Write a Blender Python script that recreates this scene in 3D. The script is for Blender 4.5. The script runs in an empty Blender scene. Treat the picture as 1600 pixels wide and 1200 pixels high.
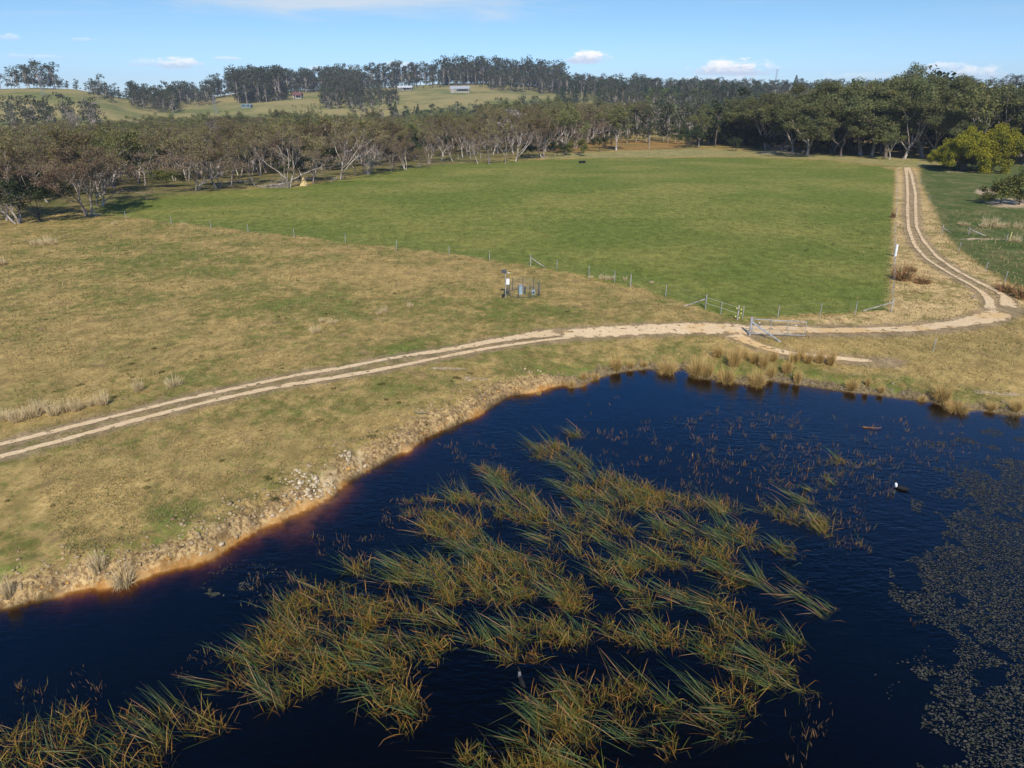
import bpy, math, random
import numpy as np
from mathutils import Vector, Matrix
from mathutils.bvhtree import BVHTree
random.seed(7)
RNG = np.random.default_rng(11)
scene = bpy.context.scene
COL = scene.collection
R = math.radians

# ------------------------------------------------------------------ camera
CAM_Z = 16.0
PITCH = R(22.87)
F = 1067.0                       # focal length in photograph pixels (1600 wide)
cam_d = bpy.data.cameras.new('camera')
cam_d.sensor_width = 36.0
cam_d.lens = 36.0 * F / 1600.0
cam_d.clip_start = 0.3
cam_d.clip_end = 30000.0
cam = bpy.data.objects.new('camera', cam_d)
cam.location = (0, 0, CAM_Z)
cam.rotation_euler = (math.pi / 2 - PITCH, 0, 0)
COL.objects.link(cam)
scene.camera = cam

# ------------------------------------------------------------------ light
SUN_EL = R(41.0)
SUN_AZ = 0.066                   # shadows fall away from the camera, slightly to the left
scene.view_settings.view_transform = 'Standard'
scene.view_settings.look = 'None'
scene.view_settings.gamma = 1.0
scene.view_settings.exposure = 0.0
scene.view_settings.use_curve_mapping = False
scene.cycles.max_bounces = 8
scene.cycles.transparent_max_bounces = 16
scene.cycles.volume_bounces = 0
sd = bpy.data.lights.new('sun', 'SUN')
sd.energy = 5.0
sd.angle = R(0.55)
sd.color = (1.0, 0.93, 0.82)
sun = bpy.data.objects.new('sun', sd)
ldir = Vector((-math.sin(SUN_AZ) * math.cos(SUN_EL), math.cos(SUN_AZ) * math.cos(SUN_EL), -math.sin(SUN_EL)))
sun.rotation_euler = ldir.to_track_quat('-Z', 'Y').to_euler()
sun.location = (10, -60, 90)
COL.objects.link(sun)


def pix_dir(px, py):
    u = (px - 800.0) / F
    v = (600.0 - py) / F
    return Vector((u, math.cos(PITCH) + v * math.sin(PITCH), -math.sin(PITCH) + v * math.cos(PITCH)))


class NT:
    """small node-tree helper"""
    def __init__(s, tree):
        s.t = tree
        s.t.nodes.clear()

    def n(s, typ, ins=None, **kw):
        nd = s.t.nodes.new(typ)
        for k, v in kw.items():
            setattr(nd, k, v)
        for k, v in (ins or {}).items():
            sock = nd.inputs[k]
            if isinstance(v, bpy.types.NodeSocket):
                s.t.links.new(v, sock)
            else:
                sock.default_value = v
        return nd

    def link(s, a, b):
        s.t.links.new(a, b)

    def m(s, op, a, b=None, c=None, clamp=False):
        ins = {0: a}
        if b is not None:
            ins[1] = b
        if c is not None:
            ins[2] = c
        nd = s.n('ShaderNodeMath', ins, operation=op)
        nd.use_clamp = clamp
        return nd.outputs[0]

    def ss(s, x, lo, hi, a=0.0, b=1.0):
        nd = s.n('ShaderNodeMapRange', {0: x, 1: lo, 2: hi, 3: a, 4: b}, interpolation_type='SMOOTHSTEP')
        return nd.outputs[0]

    def mix(s, f, a, b, blend='MIX'):
        nd = s.n('ShaderNodeMix', data_type='RGBA', blend_type=blend)
        for i, v in ((0, f), (6, a), (7, b)):
            if isinstance(v, bpy.types.NodeSocket):
                s.t.links.new(v, nd.inputs[i])
            else:
                nd.inputs[i].default_value = v if i == 0 else (tuple(v) + (1,))[:4]
        return nd.outputs[2]

    def noise(s, vec, scale, detail=3, rough=0.55, dist=0.0):
        nd = s.n('ShaderNodeTexNoise', {'Vector': vec, 'Scale': scale, 'Detail': detail, 'Roughness': rough, 'Distortion': dist})
        return nd.outputs[0]

    def attr(s, name, out='Fac'):
        return s.n('ShaderNodeAttribute', attribute_name=name).outputs[out]

    def rgb(s, c):
        nd = s.n('ShaderNodeRGB')
        nd.outputs[0].default_value = tuple(c) + (1,)
        return nd.outputs[0]


# ------------------------------------------------------------------ sky
world = bpy.data.worlds.new('World')
scene.world = world
world.use_nodes = True
w = NT(world.node_tree)
sky = w.n('ShaderNodeTexSky', sky_type='NISHITA')
sky.sun_disc = False
sky.sun_elevation = SUN_EL
sky.sun_rotation = math.pi - SUN_AZ
sky.altitude = 600.0
sky.air_density = 1.0
sky.dust_density = 0.3
sky.ozone_density = 3.0
tc = w.n('ShaderNodeTexCoord').outputs['Generated']
sep = w.n('ShaderNodeSeparateXYZ', {0: tc})
X, Y, Z = sep.outputs
az = w.m('DIVIDE', X, w.m('MAXIMUM', Y, 0.05))
el = w.m('DIVIDE', Z, w.m('MAXIMUM', w.m('SQRT', w.m('ADD', w.m('MULTIPLY', X, X), w.m('MULTIPLY', Y, Y))), 0.02))
front = w.m('GREATER_THAN', Y, 0.05)
tint = w.mix(w.ss(el, 0.0, 0.14), (0.90, 1.20, 1.80), (0.84, 1.10, 1.30))
tint = w.mix(w.ss(el, 0.14, 0.45), tint, (0.62, 1.50, 2.45))
tint = w.mix(w.ss(el, 0.55, 1.4), tint, (0.70, 0.80, 0.98))
skyc = w.mix(1.0, sky.outputs[0], tint, 'MULTIPLY')
vec_ae = w.n('ShaderNodeCombineXYZ', {0: az, 1: w.m('MULTIPLY', el, 2.6), 2: 0.0}).outputs[0]
cn = w.noise(vec_ae, 42.0, 5, 0.6)
cn2 = w.noise(vec_ae, 110.0, 4, 0.6)
cur = skyc
# small fair-weather cumulus: (px, py, half width px, half height px, strength)
CLOUDS = [(918, 87, 27, 14, 1.0), (1142, 104, 52, 17, 1.0), (1205, 104, 15, 9, 0.35), (277, 97, 34, 11, 0.75), (222, 97, 24, 7, 0.3),
          (620, 102, 34, 9, 0.45), (1478, 103, 38, 9, 0.55), (1530, 112, 46, 12, 0.6), (355, 91, 22, 4, 0.35), (492, 106, 18, 5, 0.35),
          (10, 57, 22, 6, 0.35), (130, 61, 18, 4, 0.3), (1120, 122, 70, 9, 0.4), (552, 106, 14, 4, 0.3), (560, 118, 40, 7, 0.3),
          (1350, 118, 60, 8, 0.25), (60, 88, 60, 4, 0.25)]
for (cx, cy, hw, hh, st) in CLOUDS:
    d0 = pix_dir(cx, cy)
    a0 = d0.x / d0.y
    e0 = d0.z / math.hypot(d0.x, d0.y)
    wa = hw / F / 1.085
    we = hh / F / 1.085
    da = w.m('DIVIDE', w.m('SUBTRACT', az, a0), wa)
    de = w.m('DIVIDE', w.m('SUBTRACT', el, e0 - we * 0.5), we)
    # flat base: below the base the falloff is much faster
    de2 = w.m('MAXIMUM', de, w.m('MULTIPLY', de, -3.2))
    r2 = w.m('SQRT', w.m('ADD', w.m('MULTIPLY', da, da), w.m('MULTIPLY', de2, de2)))
    rr = w.m('ADD', r2, w.m('MULTIPLY', w.m('SUBTRACT', cn, 0.5), -2.0))
    rr = w.m('ADD', rr, w.m('MULTIPLY', w.m('SUBTRACT', cn2, 0.5), -0.9))
    mask = w.m('MULTIPLY', w.ss(rr, 0.62, 1.25, 1.0, 0.0), w.m('MULTIPLY', front, st))
    ccol = w.mix(w.ss(w.m('ADD', de, w.m('MULTIPLY', w.m('SUBTRACT', cn2, 0.5), 1.2)), -0.05, 0.85), (7.6, 9.0, 11.2), (13.5, 13.4, 13.4))
    cur = w.mix(mask, cur, ccol)
# high thin cirrus, stretched with the wind, all over the sky
pl = w.n('ShaderNodeCombineXYZ', {0: w.m('DIVIDE', X, w.m('MAXIMUM', Z, 0.03)), 1: w.m('DIVIDE', Y, w.m('MAXIMUM', Z, 0.03)), 2: 0.0}).outputs[0]
mp = w.n('ShaderNodeMapping', {'Vector': pl, 'Location': (3.1, 1.7, 0), 'Rotation': (0, 0, 0.25), 'Scale': (0.16, 0.5, 1)}).outputs[0]
ci = w.noise(mp, 0.9, 6, 0.62, 0.6)
cim = w.m('MULTIPLY', w.ss(ci, 0.50, 0.80), w.m('MULTIPLY', w.ss(el, 0.02, 0.10), 0.25))
cur = w.mix(cim, cur, (9.0, 9.6, 10.4))
# the thin sheet over the upper left
d0 = pix_dir(470, 2)
da = w.m('DIVIDE', w.m('SUBTRACT', az, d0.x / d0.y), 0.36)
de = w.m('DIVIDE', w.m('SUBTRACT', w.m('ADD', el, w.m('MULTIPLY', az, 0.02)), d0.z / d0.y + 0.012), 0.042)
vs = w.n('ShaderNodeCombineXYZ', {0: w.m('MULTIPLY', az, 4.0), 1: w.m('MULTIPLY', el, 34.0), 2: 0.4}).outputs[0]
r2 = w.m('ADD', w.m('SQRT', w.m('ADD', w.m('MULTIPLY', da, da), w.m('MULTIPLY', de, de))), w.m('MULTIPLY', w.m('SUBTRACT', w.noise(vs, 1.6, 5, 0.65, 0.5), 0.5), -1.3))
cur = w.mix(w.m('MULTIPLY', w.m('MULTIPLY', w.ss(r2, 0.35, 1.15, 1.0, 0.0), front), 0.85), cur, (8.2, 9.2, 10.3))
bg = w.n('ShaderNodeBackground', {'Color': cur, 'Strength': 0.085})
wo = w.n('ShaderNodeOutputWorld')
w.link(bg.outputs[0], wo.inputs['Surface'])

# ------------------------------------------------------------------ numpy noise
def _hash(ix, iy, seed):
    h = (ix.astype(np.int64) * 374761393 + iy.astype(np.int64) * 668265263 + seed * 1442695041) & 0xFFFFFFFF
    h = ((h ^ (h >> 13)) * 1274126177) & 0xFFFFFFFF
    return ((h ^ (h >> 16)) & 0xFFFFFF) / float(0xFFFFFF)


def vnoise(x, y, seed=0):
    x = np.asarray(x, float); y = np.asarray(y, float)
    ix = np.floor(x); iy = np.floor(y)
    fx = x - ix; fy = y - iy
    fx = fx * fx * (3 - 2 * fx); fy = fy * fy * (3 - 2 * fy)
    a = _hash(ix, iy, seed); b = _hash(ix + 1, iy, seed)
    c = _hash(ix, iy + 1, seed); d = _hash(ix + 1, iy + 1, seed)
    return (a * (1 - fx) + b * fx) * (1 - fy) + (c * (1 - fx) + d * fx) * fy


def fbm(x, y, seed=0, octv=4):
    s = 0.0; a = 0.5; t = 0.0
    for k in range(octv):
        s = s + a * vnoise(x * 2 ** k + 17.3 * k, y * 2 ** k - 9.1 * k, seed + k)
        t += a; a *= 0.5
    return s / t


def sstep(x, a, b):
    t = np.clip((x - a) / (b - a), 0, 1)
    return t * t * (3 - 2 * t)


def seg_dist(x, y, pts, closed=False):
    """distance to a polyline (arrays x, y)"""
    pts = np.asarray(pts, float)
    n = len(pts)
    best = np.full(np.shape(x), 1e18)
    for i in range(n if closed else n - 1):
        ax, ay = pts[i][:2]; bx, by = pts[(i + 1) % n][:2]
        dx, dy = bx - ax, by - ay
        L = dx * dx + dy * dy + 1e-12
        t = np.clip(((x - ax) * dx + (y - ay) * dy) / L, 0, 1)
        q = (x - ax - t * dx) ** 2 + (y - ay - t * dy) ** 2
        best = np.minimum(best, q)
    return np.sqrt(best)


def inside(x, y, pts):
    pts = np.asarray(pts, float)
    r = np.zeros(np.shape(x), bool)
    n = len(pts)
    for i in range(n):
        ax, ay = pts[i][:2]; bx, by = pts[(i + 1) % n][:2]
        if ay == by:
            continue
        c = ((ay > y) != (by > y)) & (x < (bx - ax) * (y - ay) / (by - ay) + ax)
        r ^= c
    return r


def sdist(x, y, pts):
    """positive outside, negative inside"""
    d = seg_dist(x, y, pts, True)
    return np.where(inside(x, y, pts), -d, d)


def on_plane(px, py, z=0.0):
    d = pix_dir(px, py)
    t = (z - CAM_Z) / d.z
    return (d.x * t, d.y * t)


def px_of(x, y, z):
    """world -> photograph pixel (arrays)"""
    zz = z - CAM_Z
    dep = y * math.cos(PITCH) - zz * math.sin(PITCH)
    up = y * math.sin(PITCH) + zz * math.cos(PITCH)
    return 800 + F * x / dep, 600 - F * up / dep


# ------------------------------------------------------------------ the pond outline
WZ = -0.9
SHORE_PX = [(-60, 975), (0, 950), (21, 946), (50, 937), (90, 930), (125, 921), (171, 914), (200, 912), (229, 898), (258, 888), (292, 881), (333, 869),
            (362, 850), (408, 825), (458, 800), (492, 787), (517, 775), (542, 750), (583, 729), (608, 715), (640, 701), (665, 683), (719, 660),
            (753, 644), (766, 634), (793, 617), (834, 612), (854, 606), (881, 601), (901, 606), (928, 593), (969, 581), (1016, 576),
            (1036, 583), (1070, 576), (1087, 590), (1127, 594), (1168, 602), (1202, 594), (1249, 601), (1310, 610), (1364, 616), (1414, 623),
            (1455, 627), (1482, 637), (1512, 642), (1532, 640), (1566, 647), (1600, 650), (1660, 664), (1740, 690)]
POND = [on_plane(a, b, WZ) for a, b in SHORE_PX] + [(44, 26), (46, 8), (38, -14), (10, -26), (-20, -22), (-34, -6), (-34, 12)]

# ------------------------------------------------------------------ terrain
CREST = np.array([(-700, 148, 800), (-300, 148, 780), (-100, 143, 760), (0, 141, 750), (60, 139, 750), (120, 141, 740), (170, 149, 740), (215, 157, 800),
                  (260, 158, 900), (330, 151, 950), (370, 146, 950), (420, 143, 950), (470, 141, 950), (520, 141, 950), (600, 137, 950),
                  (640, 134, 950), (700, 131, 960), (760, 130, 960), (800, 131, 960), (850, 135, 960), (900, 139, 960), (960, 141, 960),
                  (1100, 143, 960), (1300, 142, 960), (1500, 140, 960), (1700, 138, 960), (2200, 146, 960), (3000, 150, 960)], float)


def elev_of_py(py):
    d = pix_dir(800, py)
    return d.z / d.y


def base_height(x, y):
    x = np.asarray(x, float); y = np.asarray(y, float)
    r = np.hypot(x, y)
    yy = np.maximum(y, 0.12 * r)
    p = np.clip(800 + 1158.0 * x / yy, -700, 3000)
    z = 0.22 * (fbm(x / 30.0, y / 30.0, 3, 3) - 0.5) * 2 * sstep(r, 20, 60)
    z = z + 0.9 * np.exp(-(((x - 8) / 60.0) ** 2 + ((y - 140) / 45.0) ** 2))
    # ground falls away behind the left woodland edge
    nx, ny = -0.808, 0.589
    v = (x + 73) * nx + (y - 94) * ny
    lf = 1 - sstep(p, 640, 960)
    z = z - 5.0 * sstep(v, 4, 110) * lf * sstep(y, 20, 60)
    z = z + 0.8 * (fbm(x / 70.0, y / 70.0, 9, 3) - 0.5) * 2 * sstep(r, 200, 330)
    # the hills
    D = np.interp(p, CREST[:, 0], CREST[:, 2])
    el_ = np.array([elev_of_py(q) for q in CREST[:, 1]])
    zc = CAM_Z + D * np.interp(p, CREST[:, 0], el_)
    r0 = np.where(p < 300, 400.0, 430.0)
    t = np.clip((r - r0) / (D - r0), 0, 1)
    s = 0.55 * t + 0.45 * t * t * (3 - 2 * t)
    hill = (zc + 5.0 * lf) * s + 3.2 * (fbm(x / 90.0, y / 90.0, 21, 4) - 0.5) * 2 * sstep(t, 0.02, 0.4) * (1 - sstep(t, 0.8, 1.0))
    z = z + hill * (y > 0)
    over = np.clip(r - D, 0, None)
    z = z - (0.00002 * over ** 2 * (over < 600) + (7.2 + 0.02 * (over - 600)) * (over >= 600)) * (y > 0)
    return z


def bank_steep(x, y):
    """1 on the eroded left shore, 0 on the gentle right shore"""
    p, _ = px_of(x, np.maximum(y, 5), np.zeros(np.shape(x)))
    return 1 - sstep(p, 820, 960)


def height(x, y):
    x = np.asarray(x, float); y = np.asarray(y, float)
    z = base_height(x, y)
    near = (np.hypot(x, y) < 90)
    if not near.any():
        return z
    xn, yn = x[near], y[near]
    d = sdist(xn, yn, POND)
    wob = fbm(xn / 1.1, yn / 1.1, 31, 4) - 0.5
    d = d + 0.9 * wob * sstep(np.abs(d), 0.0, 1.2) + 0.25 * (vnoise(xn / 0.45, yn / 0.45, 77) - 0.5)
    st = bank_steep(xn, yn)
    zb = z[near]
    w1 = 1.0 * st + 1.1 * (1 - st)
    frac = 0.82 * st + 0.42 * (1 - st)
    t1 = np.clip(d / w1, 0, 1)
    t2 = sstep(d, 0.5, 9.0)
    up = frac * (t1 ** (0.55 * st + 0.65 * (1 - st))) + (1 - frac) * t2
    out = WZ + (zb - WZ) * up
    lump = (fbm(xn / 0.42, yn / 0.42, 41, 3) - 0.5) * 0.60 * sstep(d, 0.02, 0.4) * (1 - sstep(d, 1.3, 2.8)) * (0.3 + 0.5 * st)
    out = out + lump
    slope = 0.52 + 0.10 * (1 - st) + 0.25 * (vnoise(xn / 6.0, yn / 6.0, 5) - 0.5)
    pq, _ = px_of(xn, np.maximum(yn, 5), np.full(xn.shape, WZ))
    slope = slope * (1 - 0.80 * np.exp(-((pq - 480) / 110.0) ** 2))
    dep = np.minimum(slope * (-d) + 0.5 * np.clip(-d - 3.2, 0, None), 1.9) + 0.03
    inn = WZ - dep
    z = z.copy()
    z[near] = np.where(d > 0, out, inn)
    return z


def P(pts):
    return [on_plane(a, b, 0.0) for a, b in pts]


MAIN_PAD = P([(120, 312), (150, 337), (190, 338), (250, 347), (400, 364), (620, 389), (760, 405), (830, 416), (900, 429), (1000, 452), (1060, 470), (1100, 487), (1150, 500),
              (1210, 498), (1270, 493), (1340, 490), (1386, 486), (1391, 460), (1393, 430), (1395, 400), (1396, 360), (1397, 330), (1399, 300), (1400, 268),
              (1370, 260), (1300, 252), (1160, 247), (1050, 246.5), (960, 247), (850, 251), (750, 256), (640, 262), (560, 280), (470, 296), (380, 299), (280, 302), (200, 302)])
RIGHT_PAD = P([(1437, 262), (1438, 287), (1450, 312), (1462, 337), (1472, 365), (1499, 391), (1528, 413), (1560, 434), (1600, 456), (1700, 500), (2200, 520), (2300, 300), (1600, 258), (1500, 256)])
FAR_DRY = P([(800, 250), (850, 249.5), (960, 245.5), (1050, 245), (1160, 245.5), (1300, 250.5), (1370, 257), (1400, 262), (1440, 262), (1500, 250), (1500, 236), (1300, 238), (1180, 236), (1060, 233), (930, 238), (830, 243)])
SWAMP = P([(905, 238), (930, 234), (1062, 234), (1075, 226), (1060, 219), (960, 219), (870, 222), (840, 238)])
VERGE = P([(1400, 262), (1398, 300), (1396, 340), (1395, 400), (1392, 440), (1388, 486), (1340, 492), (1270, 497), (1190, 503), (1262, 513), (1431, 512), (1499, 505), (1545, 492), (1600, 480),
           (1660, 500), (1600, 458), (1560, 436), (1528, 415), (1499, 393), (1472, 367), (1460, 337), (1448, 312), (1436, 287), (1434, 262)])
LOWER_RIGHT = P([(1190, 520), (1300, 522), (1430, 520), (1510, 512), (1580, 500), (1700, 500), (1800, 660), (1600, 625), (1450, 590), (1300, 566), (1210, 545)])
GREEN_STRIP = P([(900, 570), (1020, 556), (1120, 552), (1210, 552), (1330, 565), (1440, 582), (1540, 600), (1620, 622), (1620, 652), (1450, 622), (1300, 606), (1200, 592), (1060, 572), (960, 582), (890, 600)])

# two wheel ruts and the broad sandy part, traced as (px, py, width in metres)
RUT_A = [(-120, 722, .62), (-60, 709, .62), (0, 696, .62), (67, 679, .62), (135, 662, .6), (189, 650, .6), (236, 637, .6), (297, 622, .6), (358, 610, .62), (405, 600, .6), (472, 585, .6),
         (540, 577, .6), (591, 564, .6), (641, 556, .6), (692, 549, .7), (732, 542, .8), (766, 534, .9), (817, 526, 1.3), (867, 519, 1.8), (900, 516, 1.8)]
RUT_B = [(-120, 744, .62), (-60, 730, .62), (0, 715, .62), (44, 704, .62), (101, 688, .6), (169, 669, .6), (236, 652, .62), (304, 634, .6), (371, 618, .62), (439, 605, .62), (506, 594, .6), (540, 589, .6), (597, 579, .55),
         (665, 564, .55), (732, 550, .5), (780, 541, .45), (834, 534, .5), (880, 527, .6), (920, 521, .7)]
BROAD = [(850, 524, 1.2), (900, 519, 2.0), (960, 515, 2.4), (1040, 512, 2.7), (1110, 512, 3.0), (1150, 515, 2.8), (1172, 518, 2.0), (1205, 516, 2.2), (1262, 517, 1.5), (1364, 517, 1.3),
         (1431, 514.5, 1.4), (1499, 507, 1.9), (1542, 499, 2.4), (1562, 490, 2.5), (1572, 483, 2.2)]
SPUR = [(1120, 514, 1.8), (1150, 524, 1.7), (1175, 533, .9), (1200, 541, .7), (1230, 547, .8), (1290, 551, .6), (1330, 556, .7), (1385, 559, .5), (1400, 560, .3)]
OUTER = [(1570, 487, 1.6), (1578, 475, 1.1), (1566, 461, .8), (1532, 445, .55), (1499, 428, .5), (1465, 404, .48), (1441, 377, .48), (1431, 357, .48), (1430, 337, .5), (1430, 304, .52),
         (1424, 277, .75), (1419, 262, 1.1)]
INNER = [(1545, 493, 1.6), (1547, 482, 1.0), (1546, 468, .75), (1526, 453, .55), (1482, 429, .5), (1448, 407, .48), (1428, 384, .48), (1419, 360, .48), (1417, 337, .5), (1418, 304, .52),
         (1416, 277, .75), (1415, 262, 1.1)]
TRACKS = [RUT_A, RUT_B, BROAD, SPUR, OUTER, INNER]


def w_of(tr):
    return [on_plane(a, b, 0.0) for a, b, c in tr]


def build_ground():
    ox, oy = 0.0, -30.0
    rad = list(np.arange(3.0, 40.0, 1.2)) + list(np.arange(40.2, 110.0, 0.27)) + list(np.arange(110.0, 165.0, 0.45))
    r = rad[-1]
    while r < 1850:
        r *= 1.011
        rad.append(r)
    rad = np.array(rad)
    ang = list(np.arange(-180, -52, 6.0)) + list(np.arange(-52, 52, 0.24)) + list(np.arange(52, 180, 6.0))
    ang = np.radians(np.array(ang))
    na, nr = len(ang), len(rad)
    A, RR = np.meshgrid(ang, rad)
    xx = (ox + RR * np.sin(A)).ravel(); yy = (oy + RR * np.cos(A)).ravel()
    zz = height(xx, yy)
    zz = np.where(np.hypot(xx, yy) > 2500, np.minimum(zz, 0), zz)
    co = np.column_stack([xx, yy, zz])
    co = np.vstack([co, [[ox, oy, -2.8]]])
    i = np.arange(nr - 1)[:, None] * na
    j = np.arange(na)[None, :]
    j2 = (j + 1) % na
    q = np.stack([i + j, i + j2, i + na + j2, i + na + j], -1).reshape(-1, 4)
    tri = np.column_stack([np.full(na, nr * na), (np.arange(na) + 1) % na, np.arange(na)])
    me = bpy.data.meshes.new('ground')
    nv = len(co)
    me.vertices.add(nv)
    me.vertices.foreach_set('co', co.ravel())
    q = q[:, ::-1]
    tri = tri[:, ::-1]
    loops = np.concatenate([q.ravel(), tri.ravel()])
    me.loops.add(len(loops))
    me.loops.foreach_set('vertex_index', loops)
    me.polygons.add(len(q) + len(tri))
    starts = np.concatenate([np.arange(len(q)) * 4, len(q) * 4 + np.arange(len(tri)) * 3])
    me.polygons.foreach_set('loop_start', starts)
    me.update(calc_edges=True)
    me.shade_smooth()
    o = bpy.data.objects.new('ground', me)
    COL.objects.link(o)
    o['kind'] = 'structure'
    # region fields, all stored as soft 0..1 or metres
    x_, y_ = co[:, 0], co[:, 1]
    rr = np.hypot(x_, y_)
    near = rr < 330

    def field(name, fn, default=0.0, sel=near):
        v = np.full(nv, default)
        v[sel] = fn(x_[sel], y_[sel])
        a = me.attributes.new(name, 'FLOAT', 'POINT')
        a.data.foreach_set('value', v.astype(np.float32))
    k = lambda poly, soft: (lambda a, b: np.clip(0.5 - sdist(a, b, poly) / (2 * soft), 0, 1))
    field('main_pad', k(MAIN_PAD, 1.3))
    field('right_pad', k(RIGHT_PAD, 1.6))
    field('far_dry', k(FAR_DRY, 4.0))
    field('swamp', k(SWAMP, 6.0))
    field('verge', k(VERGE, 1.2))
    field('lower_right', k(LOWER_RIGHT, 2.5))
    field('green_strip', k(GREEN_STRIP, 1.8))
    field('shore', lambda a, b: sdist(a, b, POND), 99.0, rr < 100)
    field('rut', lambda a, b: np.min([seg_dist(a, b, w_of(t)) - np.mean([c[2] for c in t]) / 2 for t in TRACKS], axis=0), 99.0)
    field('steep', lambda a, b: bank_steep(a, b), 0.0, rr < 100)
    # woodland floor behind the left edge
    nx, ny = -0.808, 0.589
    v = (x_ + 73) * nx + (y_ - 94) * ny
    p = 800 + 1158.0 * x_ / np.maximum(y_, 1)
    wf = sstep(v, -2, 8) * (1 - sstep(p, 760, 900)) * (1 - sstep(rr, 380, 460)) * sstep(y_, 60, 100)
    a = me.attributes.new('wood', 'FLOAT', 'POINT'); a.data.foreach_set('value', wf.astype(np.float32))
    hillf = sstep(rr, 300, 420) * (y_ > 0)
    a = me.attributes.new('hillside', 'FLOAT', 'POINT'); a.data.foreach_set('value', hillf.astype(np.float32))
    # explicit green and brown patches seen in the photograph (px, py, rx, ry, value)
    G = [(480, 470, 120, 26, .75), (620, 545, 60, 12, .8), (800, 490, 90, 16, .7), (290, 860, 30, 30, 0), (270, 800, 40, 45, .9), (300, 410, 180, 16, .35), (60, 640, 60, 20, -.4), (330, 720, 160, 40, -.35), (120, 740, 120, 40, -.35), (60, 560, 120, 40, -.3), (560, 560, 60, 10, .3),
         (600, 430, 140, 18, -.6), (180, 510, 110, 16, -.5), (320, 450, 90, 14, -.3), (820, 640, 10, 10, 0), (840, 580, 60, 14, .8), (20, 900, 60, 26, .7), (640, 600, 60, 12, .4), (480, 640, 60, 20, .3),
         (240, 740, 90, 30, -.35), (90, 800, 80, 30, -.3), (440, 700, 80, 26, -.25), (160, 460, 60, 60, .2), (360, 570, 80, 22, .3), (120, 380, 120, 12, .3), (900, 470, 100, 14, .25),
         (1040, 540, 60, 10, .4), (420, 520, 90, 16, .35), (30, 450, 20, 60, .2)]
    gv = np.zeros(nv)
    sel = (y_ > 8) & (rr < 250)
    PX, PY = px_of(x_[sel], y_[sel], np.zeros(sel.sum()))
    acc = np.zeros(sel.sum())
    for (a1, b1, rx, ry, val) in G:
        acc += val * np.exp(-(((PX - a1) / rx) ** 2 + ((PY - b1) / ry) ** 2))
    gv[sel] = acc
    a = me.attributes.new('patch', 'FLOAT', 'POINT'); a.data.foreach_set('value', gv.astype(np.float32))
    # bare pale earth spots
    B = [(605, 570, 0, 0, 0), (740, 590, 36, 5, .8), (590, 575, 0, 0, 0), (700, 575, 40, 3, .9), (1545, 600, 30, 5, .7), (1500, 592, 22, 4, .6), (1585, 604, 26, 4, .7), (1340, 575, 14, 4, .6), (1430, 594, 24, 4, .5),
         (1500, 375, 60, 3, .45), (1580, 318, 45, 9, 1.2), (1540, 300, 20, 6, 1.2), (1500, 269, 60, 3, .7), (470, 770, 40, 22, .7), (400, 620, 30, 4, .5), (1480, 303, 22, 3, .5), (1550, 376, 50, 2.5, .5)]
    gv = np.zeros(nv); acc = np.zeros(sel.sum())
    for (a1, b1, rx, ry, val) in B:
        if rx:
            acc += val * np.exp(-(((PX - a1) / rx) ** 2 + ((PY - b1) / ry) ** 2))
    gv[sel] = acc
    a = me.attributes.new('bare', 'FLOAT', 'POINT'); a.data.foreach_set('value', gv.astype(np.float32))
    return o, co, q


def new_mat(name):
    m = bpy.data.materials.new(name)
    m.use_nodes = True
    return m, NT(m.node_tree)


def finish(t, col, rough=0.9, bump=None, strength=0.5, dist=0.05, spec=0.15, alpha=None, metal=0.0):
    ins = {'Base Color': col, 'Roughness': rough, 'Specular IOR Level': spec, 'Metallic': metal}
    p = t.n('ShaderNodeBsdfPrincipled', ins)
    if bump is not None:
        b = t.n('ShaderNodeBump', {'Height': bump, 'Strength': strength, 'Distance': dist})
        t.link(b.outputs[0], p.inputs['Normal'])
    if alpha is not None:
        t.link(alpha, p.inputs['Alpha'])
    o = t.n('ShaderNodeOutputMaterial')
    t.link(p.outputs[0], o.inputs['Surface'])
    return p


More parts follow.
